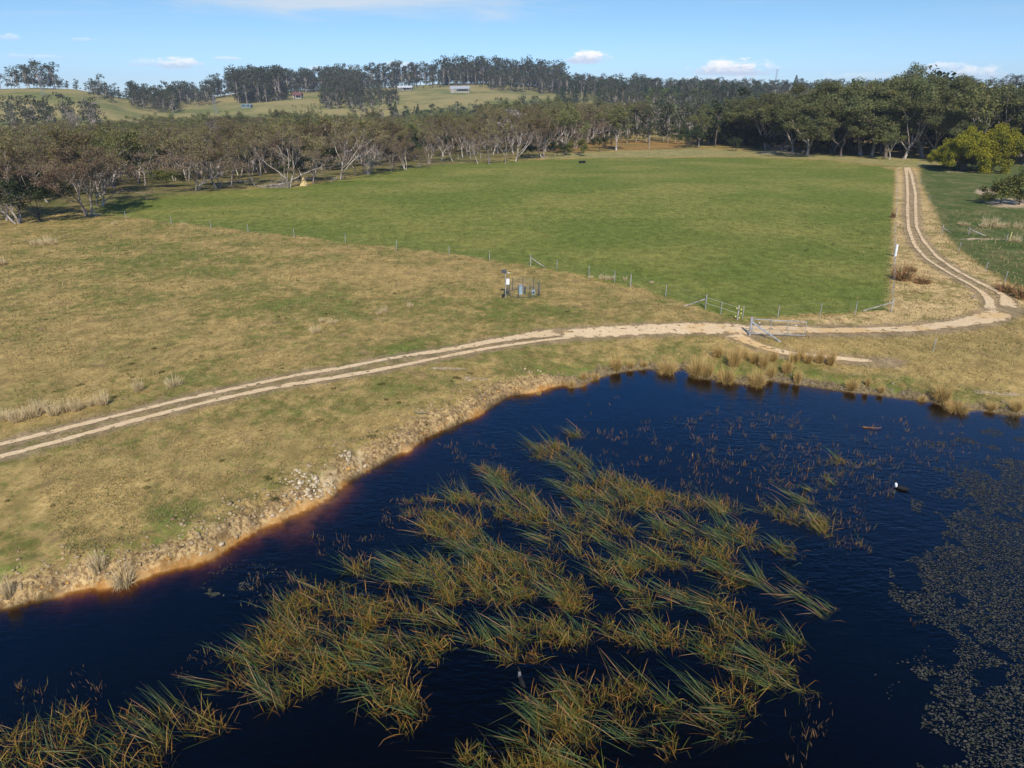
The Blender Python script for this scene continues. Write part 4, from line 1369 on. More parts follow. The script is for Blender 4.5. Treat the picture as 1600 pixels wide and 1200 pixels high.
HLAB = {'gum': 'grey-green gum among the trees on the far hills', 'dark': 'dark rounded tree among the hillside woods', 'cone': 'dark pine in the belt beyond the woodland',
        'bright': 'bright green tree in the belt beyond the swamp', 'bare': 'pale leafless tree beyond the woodland'}
for kd, lst in hill_all.items():
    lst.sort(key=lambda q: -q[3] / q[5])
    k0 = {'gum': 24, 'dark': 12, 'cone': 8, 'bright': 8, 'bare': 8}[kd]
    for i, (x, y, z, Hh, p, r) in enumerate(lst[:k0]):
        plant('hill_tree', FAR[kd][i % len(FAR[kd])], (x, y, z), Hh, NFAR[kd], RNG.uniform(0, 6), HLAB[kd], 'tree', HLAB[kd].split(' among')[0].split(' in the')[0] + ' trees far off')
    rest = [(x, y, z, Hh / NFAR[kd]) for (x, y, z, Hh, p, r) in lst[k0:]]
    if rest:
        stuff_forest('far_woods', rest, ensure_src(FAR[kd]), NFAR[kd], {'gum': 'grey-green eucalypt forest covering the far hills and ridges', 'dark': 'dark hedges and thickets on the far hillsides',
                     'cone': 'belt of dark pines beyond the woodland', 'bright': 'bright green tree belt beyond the swamp', 'bare': 'pale leafless trees beyond the woodland'}[kd], 20)
print('TREES', len(TREE_LOG), 'wood', len(wood), 'stuff', len(stuff_pts), {k: len(v) for k, v in hill_all.items()})

# ================================================================== small vegetation
def veg_mat(name, rough=0.6, tr=0.2):
    m, t = new_mat(name)
    c = t.n('ShaderNodeAttribute', attribute_name='tint').outputs['Color']
    d = t.n('ShaderNodeBsdfDiffuse', {'Color': c})
    tl = t.n('ShaderNodeBsdfTranslucent', {'Color': c})
    mx = t.n('ShaderNodeMixShader', {0: tr, 1: d.outputs[0], 2: tl.outputs[0]})
    o = t.n('ShaderNodeOutputMaterial')
    t.link(mx.outputs[0], o.inputs['Surface'])
    return m


def plain(name, col, rough=0.6, metal=0.0, spec=0.3, noise=0.25, scale=3.0):
    m, t = new_mat(name)
    pos = t.n('ShaderNodeTexCoord').outputs['Object']
    n = t.noise(pos, scale, 4, 0.6)
    dark = tuple(c * (1 - noise) for c in col); lite = tuple(min(1, c * (1 + noise * 0.6)) for c in col)
    c = t.mix(t.ss(n, 0.35, 0.65), dark, lite)
    finish(t, c, rough, n, 0.2, 0.01, spec, metal=metal)
    return m


BLADE = veg_mat('blades')
GALV = plain('galvanised_steel', (0.42, 0.43, 0.44), 0.45, 0.4, 0.4, 0.25)
WOODP = plain('weathered_post', (0.36, 0.33, 0.30), 0.9, 0, 0.1, 0.4)
WHITE = plain('white_paint', (0.78, 0.78, 0.76), 0.6, 0, 0.3, 0.08)
DKGREY = plain('dark_grey', (0.055, 0.06, 0.065), 0.6, 0, 0.3, 0.2)
BLUEG = plain('blue_grey_paint', (0.30, 0.40, 0.45), 0.55, 0, 0.3, 0.12)
BLACK = plain('black_rubber', (0.018, 0.018, 0.018), 0.7, 0, 0.2, 0.2)


def strips(base, dirn, L, W, seg, bend, kink_t, kink_d, col0, col1, rng, side=None):
    """flat tapering blades. base (n,3), dirn (n,3) unit, L, W (n), bend: downward bend; kink: blades folded over at kink_t along kink_d"""
    n = len(base)
    if side is None:
        side = np.cross(dirn, rng.normal(size=(n, 3)))
        side /= np.linalg.norm(side, axis=1)[:, None] + 1e-9
    ts = np.linspace(0, 1, seg + 1)
    P_ = np.zeros((n, seg + 1, 3))
    P_[:, 0] = base
    d = dirn.copy()
    for i in range(1, seg + 1):
        tt = ts[i]
        d = d + np.array([0, 0, -1.0]) * (bend[:, None] * (tt ** 1.5) / seg * 2)
        d /= np.linalg.norm(d, axis=1)[:, None]
        k = (tt > kink_t)[:, None]
        dd = np.where(k, kink_d, d)
        P_[:, i] = P_[:, i - 1] + dd * (L / seg)[:, None]
    wt = np.interp(ts, [0, 0.5, 1], [1.0, 0.85, 0.12])
    off = side[:, None, :] * (W[:, None] * wt[None, :])[:, :, None] * 0.5
    co = np.stack([P_ - off, P_ + off], 2).reshape(n, -1, 3)      # (n, 2*(seg+1), 3)
    m = 2 * (seg + 1)
    b = (np.arange(n) * m)[:, None]
    j = (np.arange(seg) * 2)[None, :]
    q = np.stack([b + j, b + j + 1, b + j + 3, b + j + 2], -1).reshape(-1, 4)
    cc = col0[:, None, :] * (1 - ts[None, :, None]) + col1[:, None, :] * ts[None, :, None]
    cc = np.repeat(cc, 2, 1).reshape(-1, 3)
    return co.reshape(-1, 3), q, cc


def unit(v):
    return v / (np.linalg.norm(v, axis=1)[:, None] + 1e-9)


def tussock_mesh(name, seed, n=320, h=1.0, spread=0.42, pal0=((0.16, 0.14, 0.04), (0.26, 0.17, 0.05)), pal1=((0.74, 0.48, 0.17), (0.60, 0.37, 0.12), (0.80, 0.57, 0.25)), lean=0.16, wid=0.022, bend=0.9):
    rng = np.random.default_rng(seed)
    a = rng.uniform(0, 6.28, n); r = np.sqrt(rng.random(n)) * spread * 0.55
    lob = 1 + 0.25 * np.sin(a * 2 + seed) + 0.15 * np.sin(a * 3 + seed * 2)
    base = np.column_stack([np.cos(a) * r * lob, np.sin(a) * r * lob, np.full(n, -0.05)])
    d = np.column_stack([np.cos(a) * (0.22 + r * 2.0) + rng.normal(size=n) * 0.20 - lean, np.sin(a) * (0.22 + r * 2.0) + rng.normal(size=n) * 0.20, np.ones(n)])
    d = unit(d)
    L = h * rng.uniform(0.55, 1.12, n)
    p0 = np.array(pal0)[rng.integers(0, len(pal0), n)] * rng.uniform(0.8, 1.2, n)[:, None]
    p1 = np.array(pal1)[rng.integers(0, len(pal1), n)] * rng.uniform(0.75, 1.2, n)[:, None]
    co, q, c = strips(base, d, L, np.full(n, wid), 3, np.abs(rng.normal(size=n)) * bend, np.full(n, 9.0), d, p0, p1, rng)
    return raw_mesh(name, co, q, 4, BLADE, colors=c)


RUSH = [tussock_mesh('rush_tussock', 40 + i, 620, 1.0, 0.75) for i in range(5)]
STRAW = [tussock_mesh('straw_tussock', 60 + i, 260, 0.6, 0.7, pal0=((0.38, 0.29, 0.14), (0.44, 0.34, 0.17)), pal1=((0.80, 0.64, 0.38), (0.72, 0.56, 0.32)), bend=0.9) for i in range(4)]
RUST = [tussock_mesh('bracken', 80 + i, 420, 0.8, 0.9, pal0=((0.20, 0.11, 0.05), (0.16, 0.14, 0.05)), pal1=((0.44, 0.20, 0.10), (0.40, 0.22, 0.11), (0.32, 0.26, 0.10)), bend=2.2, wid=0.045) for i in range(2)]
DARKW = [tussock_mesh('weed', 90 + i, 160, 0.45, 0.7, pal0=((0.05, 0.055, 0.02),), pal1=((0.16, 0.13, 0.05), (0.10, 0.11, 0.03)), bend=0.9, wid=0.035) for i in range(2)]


def put_tuft(name, meshes, px, py, wpx, hpx, label, cat, group, i):
    g = at(px, py)
    if g is None or g.z < WZ + 0.02:
        q = on_plane(px, py, WZ)
        g = Vector((q[0], q[1], WZ - 0.12))
    dist = math.sqrt(g.x ** 2 + g.y ** 2 + (CAM_Z - g.z) ** 2)
    m_px = dist / F
    wd = wpx * m_px; hh = max(hpx * 1.3, wpx * 0.5) * m_px
    me = meshes[i % len(meshes)]
    bb = np.array([v.co[:] for v in me.vertices])
    nat_w = (bb[:, 0].max() - bb[:, 0].min()); nat_h = bb[:, 2].max()
    sx = wd / nat_w; sz = hh / nat_h
    o = link(name, me, None, g, (0, 0, RNG.uniform(-0.6, 0.6)), (sx, sx, sz))
    tag(o, label, cat, group)
    return o


RUSHES = [(1042, 582, 46, 26, 'round rush tussock standing in the water, leftmost of the big ones'),
 (1086, 586, 38, 28, 'rush tussock on the waterline just right of the leftmost big one'), (1104, 587, 30, 26, 'rush tussock joined to the right of the second waterline tussock'),
 (1134, 595, 42, 28, 'wide tan rush tussock leaning over the water below the tall pair'), (1147, 572, 32, 36, 'tallest rush tussock on the grass behind the waterline row'),
 (1121, 558, 26, 22, 'dark green based rush tussock, highest up the bank on the left'), (1182, 602, 36, 32, 'tan rush tussock at the water edge, right end of the big waterline row'),
 (1192, 576, 20, 30, 'narrow tan rush tussock behind the right end of the waterline row'), (1178, 567, 22, 24, 'green rush tussock left of the narrow tan one'),
 (1208, 564, 20, 20, 'small green rush tussock halfway to the gate end'), (1229, 583, 24, 26, 'rounded tan rush tussock near the bend of the shore'),
 (1245, 598, 15, 26, 'thin drooping rush tussock hanging over the shore'), (1204, 588, 18, 20, 'faded green rush tussock just above the mud'),
 (1240, 565, 22, 20, 'dark tan rush tussock under the bare track spur'), (1262, 567, 24, 21, 'rush tussock, third from the right on the grass below the gate'),
 (1280, 567, 20, 24, 'rush tussock, second from the right on the grass below the gate'), (1297, 570, 20, 27, 'rush tussock at the right end of the grass row below the gate'),
 (1251, 560, 16, 18, 'small rush tussock tucked behind the grass row below the gate'), (1160, 560, 20, 20, 'grassy rush tussock between the tall one and the green one'),
 (1330, 608, 28, 18, 'grey green rush tussock on the right shore'), (1355, 603, 11, 17, 'single thin rush tuft on the right shore'), (1376, 613, 14, 12, 'short faded tuft low on the right shore'),
 (1470, 626, 32, 26, 'bushy rush tussock on the far right shore'), (1494, 641, 38, 20, 'tan rush tussock drooping in the water at the far right shore'), (1587, 642, 24, 18, 'tan rush tussock at the right edge of the picture above the water'),
 (1440, 626, 16, 12, 'small tan tuft left of the bushy one on the far right shore'), (1548, 640, 18, 12, 'low tan tuft between two bigger ones at the far right shore'),
 (963, 577, 28, 24, 'rush tussock at the top left of the dam beside the grey mud'), (930, 592, 20, 16, 'low rush tussock on the mud left of the top of the dam'), (912, 592, 18, 14, 'small reddish tuft on the mud left of the top of the dam'),
 (893, 605, 16, 18, 'rush tuft standing in the water beside the grey mud tongue'), (842, 616, 10, 9, 'tiny dark tuft at the tip of the grey mud tongue'), (985, 574, 18, 12, 'small green tuft between the mud and the round water tussock'),
 (1006, 572, 16, 11, 'small faded tuft left of the round water tussock'),
 (195, 912, 40, 26, 'pale dead rush clump spilling over the eroded bank at lower left'), (154, 890, 26, 30, 'upright tan rush clump on the bank at lower left'), (14, 930, 22, 32, 'rush clump on the bank in the lower left corner of the shore')]
for i, (a, b, c, d, l) in enumerate(RUSHES):
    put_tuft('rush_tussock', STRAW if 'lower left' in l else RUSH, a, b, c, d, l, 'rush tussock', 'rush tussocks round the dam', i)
STRAWS = [(8, 655, 28, 16), (28, 658, 26, 16), (50, 652, 28, 20), (64, 645, 24, 22), (84, 648, 26, 20), (103, 643, 22, 18), (121, 641, 22, 18), (145, 634, 18, 14), (162, 632, 24, 24), (217, 610, 20, 17), (272, 604, 28, 18),
          (55, 383, 14, 9), (72, 382, 22, 12), (84, 382, 14, 9), (493, 521, 20, 15), (519, 506, 22, 9), (503, 503, 14, 8), (592, 492, 12, 8), (600, 489, 16, 12), (641, 480, 14, 9), (923, 435, 12, 6), (943, 437, 20, 9), (956, 437, 14, 8), (977, 438, 10, 7), (1018, 443, 10, 5),
          (1503, 352, 12, 6), (1513, 352, 8, 4), (1546, 354, 26, 14), (1560, 356, 16, 9), (1535, 355, 12, 6), (1572, 354, 10, 7), (1590, 356, 14, 8), (1585, 378, 18, 10), (3, 414, 16, 10), (180, 352, 10, 6), (287, 352, 10, 5)]
SLAB = ['at the left end of the straw row above the track', 'second in the straw row above the track', 'in the straw row above the track, small and pale', 'tall one in the straw row above the track', 'in the middle of the straw row above the track',
        'towards the right of the straw row above the track', 'last of the joined straw row above the track', 'small one just left of the tall upright clump', 'tall upright clump right of the straw row', 'alone between the straw row and the roundest clump',
        'roundest clump alone above the left track', 'left of three in the far left pasture', 'largest of three in the far left pasture', 'right of three in the far left pasture', 'round one alone in the middle of the pasture',
        'flat one right of the lone round one', 'small one left of the flat one', 'left of a pair in the centre pasture', 'right of a pair in the centre pasture', 'tiny one above the centre pair', 'left one beside the diagonal fence',
        'largest beside the diagonal fence', 'brown one beside the diagonal fence', 'dark one beside the diagonal fence', 'last one beside the diagonal fence near the strainer post',
        'leftmost in the right-hand paddock', 'second in the right-hand paddock', 'largest reddish one in the right-hand paddock', 'right of the largest one in the right-hand paddock', 'left of the largest one in the right-hand paddock',
        'upright one in the right-hand paddock', 'at the right edge of the right-hand paddock', 'dark red one near the yellow post', 'dark one at the left edge of the pasture', 'small one near the start of the diagonal fence', 'small one on the line of the diagonal fence']
for i, ((a, b, c, d), l) in enumerate(zip(STRAWS, SLAB)):
    put_tuft('straw_tussock', STRAW, a, b, c, d, 'straw grass tussock, ' + l, 'grass tussock', 'straw tussocks in the pastures', i)
for i, (a, b, c, d, l) in enumerate([(1408, 437, 34, 26, 'rust red bracken bush by the fence left of the track'), (1422, 424, 22, 10, 'small rusty bush right of the rust red bracken'), (1572, 455, 34, 14, 'rust brown bracken inside the bend of the track'),
                                     (1598, 466, 34, 18, 'rust brown bracken at the right edge by the bend of the track'), (1440, 442, 30, 12, 'greenish bracken patch below the rusty bush'), (1395, 340, 8, 12, 'dark weed on the upper paddock fence line')]):
    put_tuft('bracken_bush', RUST, a, b, c, d, l, 'bush', 'bracken bushes by the track', i)

# ---- short grass tufts over the near ground: uncountable
def grass_cover():
    rng = np.random.default_rng(3)
    n = 210000
    p = rng.uniform(-120, 1720, n)
    # even density in the picture keeps the blades fine everywhere near
    r = 1.0 / rng.uniform(1 / 125.0, 1 / 27.0, n)
    u = (p - 800) / F / 1.0853
    y = r / np.sqrt(1 + u * u); x = u * y
    d = np.full(n, 99.0)
    k = np.hypot(x, y) < 95
    d[k] = sdist(x[k], y[k], POND)
    # off the ruts
    rut = np.min([seg_dist(x, y, w_of(t)) - np.mean([c[2] for c in t]) / 2 for t in TRACKS], axis=0)
    keep = (d > 0.5) & (rut > 0.12) & (vnoise(x * 1.4, y * 1.4, 8) + 0.5 * rng.random(n) > 0.55)
    x, y, d, r = x[keep], y[keep], d[keep], r[keep]
    n = len(x)
    z = height(x, y)
    pad = np.clip(0.5 - sdist(x, y, MAIN_PAD) / 2, 0, 1) > 0.5
    base = np.column_stack([x, y, z])
    dv = unit(np.column_stack([rng.normal(size=n) * 0.8 , rng.normal(size=n) * 0.8, np.ones(n) * 0.9]))
    patch = fbm(x / 3.0, y / 3.0, 77, 3)
    straw = np.array([(0.46, 0.36, 0.17), (0.36, 0.27, 0.125), (0.26, 0.20, 0.10)])
    grn = np.array([(0.16, 0.185, 0.045), (0.125, 0.155, 0.036), (0.20, 0.205, 0.06)])
    isg = (rng.random(n) < np.where(pad, 0.88, 0.30 + 1.2 * (patch - 0.5)))
    col = np.where(isg[:, None], grn[rng.integers(0, 3, n)], straw[rng.integers(0, 3, n)]) * rng.uniform(0.75, 1.2, n)[:, None]
    sc = np.clip(r / 45.0, 0.8, 2.2)
    L = rng.uniform(0.05, 0.15, n) * np.where(rng.random(n) < 0.18, 1.8, 1.0) * np.where(pad, 0.7, 1.0) * sc
    co, q, c = strips(base, dv, L, 0.035 * sc * rng.uniform(0.6, 1.3, n), 1, np.zeros(n), np.full(n, 9.0), dv, col * 0.8, col, rng)
    me = raw_mesh('grass', co, q, 4, BLADE, colors=c)
    tag(link('grass', me), 'short tufts of grass over the pasture round the dam', 'grass', None, 'stuff')


grass_cover()

# ---- rubble of the eroded bank
def lump(rng, s):
    v = np.array([(0, 0, 1), (.9, 0, .4), (.3, .85, .4), (-.7, .5, .4), (-.7, -.5, .4), (.3, -.85, .4), (.7, .5, -.4), (-.3, .85, -.4), (-.9, 0, -.4), (-.3, -.85, -.4), (.7, -.5, -.4), (0, 0, -1)], float)
    return v * rng.uniform(0.65, 1.15, (12, 1)) * np.array([1, 0.8, 0.6]) * s


ICO = np.array([(0, 1, 2), (0, 2, 3), (0, 3, 4), (0, 4, 5), (0, 5, 1), (1, 6, 2), (2, 7, 3), (3, 8, 4), (4, 9, 5), (5, 10, 1), (6, 7, 2), (7, 8, 3), (8, 9, 4), (9, 10, 5), (10, 6, 1), (11, 7, 6), (11, 8, 7), (11, 9, 8), (11, 10, 9), (11, 6, 10)])
ROCKM = None
m_, t_ = new_mat('clay_rubble')
c_ = t_.n('ShaderNodeAttribute', attribute_name='tint').outputs['Color']
n_ = t_.noise(t_.n('ShaderNodeNewGeometry').outputs['Position'], 14.0, 3, 0.6)
finish(t_, t_.mix(t_.m('MULTIPLY', n_, 0.5), c_, (0.20, 0.14, 0.08)), 0.95, n_, 0.7, 0.03, 0.05)
ROCKM = m_


def rubble():
    rng = np.random.default_rng(9)
    sh = np.array([on_plane(a, b, WZ) for a, b in SHORE_PX])
    sl = np.concatenate([[0], np.cumsum(np.hypot(*np.diff(sh, axis=0).T))])
    V, T, C = [], [], []
    b = 0
    for _ in range(5200):
        s = rng.uniform(0, sl[-1])
        x = np.interp(s, sl, sh[:, 0]); y = np.interp(s, sl, sh[:, 1])
        px = np.interp(s, sl, [q[0] for q in SHORE_PX])
        # denser and paler where the bank has slumped
        act = max(math.exp(-((px - 495) / 40.0) ** 2), 0.8 * math.exp(-((px - 410) / 55.0) ** 2), 0.7 * math.exp(-((px - 320) / 45.0) ** 2), 0.75 * math.exp(-((px - 560) / 22.0) ** 2), 0.5 * math.exp(-((px - 700) / 50.0) ** 2), 0.4 if px < 260 else 0.0, 0.30)
        if px > 860:
            act = 0.22
        if rng.random() > act:
            continue
        off = abs(rng.normal()) * (1.0 if px < 860 else 0.5) + 0.05
        i = min(np.searchsorted(sl, s), len(sh) - 1)
        tx, ty = sh[i] - sh[i - 1]; L = math.hypot(tx, ty)
        nx, ny = -ty / L, tx / L
        x += nx * off; y += ny * off
        z = gz(x, y)
        if z < WZ - 0.1:
            continue
        size = rng.uniform(0.03, 0.10) * (1.7 if rng.random() < 0.10 else 1)
        v = lump(rng, size)
        a = rng.uniform(0, 6.28)
        v = np.column_stack([v[:, 0] * math.cos(a) - v[:, 1] * math.sin(a), v[:, 0] * math.sin(a) + v[:, 1] * math.cos(a), v[:, 2]])
        V.append(v + [x, y, z + size * 0.15])
        T.append(ICO + b); b += 12
        pale = math.exp(-((px - 497) / 30.0) ** 2) + 0.5 * math.exp(-((px - 565) / 18.0) ** 2)
        col = np.array((0.40, 0.30, 0.17)) * (1 - pale * .8) + np.array((0.74, 0.64, 0.46)) * pale * .8
        if rng.random() < 0.22:
            col = np.array((0.22, 0.15, 0.085))
        if off < 0.25 and px < 820 and rng.random() < 0.6:
            col = np.array((0.50, 0.27, 0.07))
        if px > 860:
            col = np.array((0.24, 0.19, 0.13))
        C.append(np.tile(col * rng.uniform(0.8, 1.2), (12, 1)))
    me = raw_mesh('bank_rubble', np.vstack(V), np.vstack(T), 3, ROCKM, colors=np.vstack(C))
    tag(link('bank_rubble', me), 'crumbled clay and stones along the eroded bank of the dam', 'rubble', None, 'stuff')


rubble()
CL = []
for k in range(4):
    rg = np.random.default_rng(300 + k)
    v = lump(rg, 1.0)
    CL.append(raw_mesh('clay_lump', v, ICO, 3, ROCKM, colors=np.tile(np.array((0.56, 0.45, 0.29)), (12, 1))))
for i, (a, b, s) in enumerate([(478, 768, .26), (490, 757, .30), (500, 766, .24), (508, 756, .30), (515, 768, .22), (497, 776, .24), (470, 781, .22), (484, 775, .26), (522, 762, .20), (560, 735, .2), (570, 728, .2), (330, 858, .24), (345, 850, .24), (314, 866, .2), (425, 805, .22), (440, 797, .24)]):
    g = at(a, b)
    o = link('clay_lump', CL[i % 4], None, (g.x, g.y, max(g.z, WZ) - s * 0.02), (0.3 * math.sin(i * 2.1), 0.35 * math.cos(i), i * 1.3), (s * 0.75, s * (0.45 + 0.3 * abs(math.sin(i * 1.7))), s * 0.6))
    tag(o, 'pale dry clay lump slumped on the eroded left bank of the dam', 'clay lump', 'pale clay lumps on the eroded bank')

# ================================================================== reeds in the dam
LEAN = np.array([-0.93, 0.30, 0.0])


def reed_blades(bx, by, rng, n_long, n_tuft, k=1.0):
    """blades of reed around given centres"""
    out = []
    nc = len(bx)
    # long blue-green blades, all leaning with the wind
    m = rng.poisson(n_long, nc)
    i = np.repeat(np.arange(nc), m)
    n = len(i)
    cdir = rng.normal(size=(nc, 3)) * np.array([0.30, 0.42, 0.20])
    ctilt = rng.uniform(0.25, 0.85, nc)
    base = np.column_stack([bx[i] + rng.normal(size=n) * 0.16 * k, by[i] + rng.normal(size=n) * 0.16 * k, np.full(n, WZ - 0.15)])
    d = LEAN[None] + cdir[i] + rng.normal(size=(n, 3)) * np.array([0.10, 0.13, 0.07]) + np.array([0, 0, 1.0]) * ctilt[i][:, None]
    d = unit(d)
    L = rng.uniform(0.8, 1.75, n) * k
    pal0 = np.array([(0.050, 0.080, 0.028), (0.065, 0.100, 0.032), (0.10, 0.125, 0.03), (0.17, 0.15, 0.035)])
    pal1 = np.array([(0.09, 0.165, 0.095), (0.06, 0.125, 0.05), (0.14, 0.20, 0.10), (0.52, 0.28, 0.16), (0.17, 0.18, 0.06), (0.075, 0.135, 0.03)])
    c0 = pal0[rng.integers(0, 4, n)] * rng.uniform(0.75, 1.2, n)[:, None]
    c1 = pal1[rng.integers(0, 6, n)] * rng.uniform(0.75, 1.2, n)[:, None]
    kt = np.where(rng.random(n) < 0.16, rng.uniform(0.4, 0.8, n), 9.0)
    kd = unit(rng.normal(size=(n, 3)) * np.array([1, 1, 0.3]) + np.array([0.2, -0.2, -0.75]))
    out.append(strips(base, d, L, rng.uniform(0.012, 0.022, n), 4, np.abs(rng.normal(size=n)) * 0.22, kt, kd, c0, c1, rng))
    # short tangled tufts, yellow-green with orange dead blades, many folded
    m = rng.poisson(n_tuft, nc)
    i = np.repeat(np.arange(nc), m)
    n = len(i)
    base = np.column_stack([bx[i] + rng.normal(size=n) * 0.19 * k, by[i] + rng.normal(size=n) * 0.19 * k, np.full(n, WZ - 0.1)])
    d = unit(rng.normal(size=(n, 3)) * np.array([0.55, 0.55, 0.2]) + np.array([-0.12, 0, 0.95]))
    L = rng.uniform(0.28, 0.80, n) * k
    pal0 = np.array([(0.055, 0.075, 0.016), (0.08, 0.095, 0.018), (0.12, 0.11, 0.02), (0.20, 0.11, 0.03)])
    pal1 = np.array([(0.28, 0.25, 0.03), (0.13, 0.17, 0.025), (0.62, 0.29, 0.06), (0.70, 0.38, 0.12), (0.46, 0.20, 0.05), (0.20, 0.21, 0.04)])
    c0 = pal0[rng.integers(0, 4, n)] * rng.uniform(0.8, 1.2, n)[:, None]
    c1 = pal1[rng.integers(0, 6, n)] * rng.uniform(0.7, 1.2, n)[:, None]
    kt = np.where(rng.random(n) < 0.5, rng.uniform(0.35, 0.8, n), 9.0)
    kd = unit(rng.normal(size=(n, 3)) * np.array([1, 1, 0.35]) + np.array([0.0, -0.1, -0.35]))
    out.append(strips(base, d, L, rng.uniform(0.011, 0.022, n), 3, np.abs(rng.normal(size=n)) * 0.5, kt, kd, c0, c1, rng))
    return out


def join_strips(parts):
    V, Q, C = [], [], []
    b = 0
    for co, q, c in parts:
        V.append(co); Q.append(q + b); C.append(c); b += len(co)
    return np.vstack(V), np.vstack(Q), np.vstack(C)


REED_POLY = [(835, 692), (905, 672), (925, 690), (905, 716), (960, 742), (1040, 770), (1120, 785), (1180, 802), (1225, 792), (1270, 775), (1300, 800), (1296, 836), (1262, 850), (1240, 868), (1170, 850), (1130, 856),
             (1165, 890), (1150, 925), (1190, 985), (1235, 1010), (1262, 1060), (1250, 1100), (1190, 1095), (1160, 1140), (1190, 1215), (700, 1215), (725, 1150), (770, 1110), (800, 1090), (700, 1060), (655, 1010), (690, 1090), (700, 1130),
             (640, 1150), (600, 1112), (550, 1095), (480, 1085), (400, 1120), (340, 1150), (270, 1145), (250, 1215), (-10, 1215), (-10, 1150), (60, 1130), (130, 1118), (240, 1130), (290, 1060), (370, 1020), (430, 960),
             (500, 905), (560, 880), (640, 880), (650, 830), (690, 780), (750, 760), (800, 712)]
# water seen between the reeds: (px, py, rx, ry, slant)
GAPS = [(796, 840, 55, 26, .15), (862, 770, 62, 26, .75), (945, 862, 44, 18, .3), (760, 968, 58, 24, .35), (735, 1045, 52, 42, .2), (690, 1150, 50, 60, .1), (790, 1090, 60, 18, .35), (950, 1108, 40, 12, .35), (1020, 1125, 70, 14, .35), (840, 1010, 26, 12, .4),
        (620, 840, 30, 30, 0), (1000, 830, 40, 10, .5), (1075, 870, 34, 12, .4), (1110, 920, 32, 14, .4), (1040, 905, 26, 10, .4), (1050, 975, 30, 10, .4), (900, 905, 30, 10, .4), (870, 955, 26, 10, .4), (660, 925, 26, 12, .4), (590, 990, 26, 10, .4), (520, 1010, 26, 10, .4),
        (1120, 1050, 34, 14, .4), (1080, 1100, 30, 10, .4), (455, 1045, 30, 10, .3), (1200, 900, 50, 14, .4), (700, 720, 60, 14, 0), (970, 1010, 26, 8, .4), (1185, 960, 40, 14, .4), (740, 800, 30, 10, .4), (560, 930, 20, 10, .4), (900, 1060, 30, 9, .4),
        (1210, 840, 34, 8, .4), (1100, 826, 30, 7, .3), (985, 790, 26, 7, .5), (1150, 1185, 50, 26, .2)]


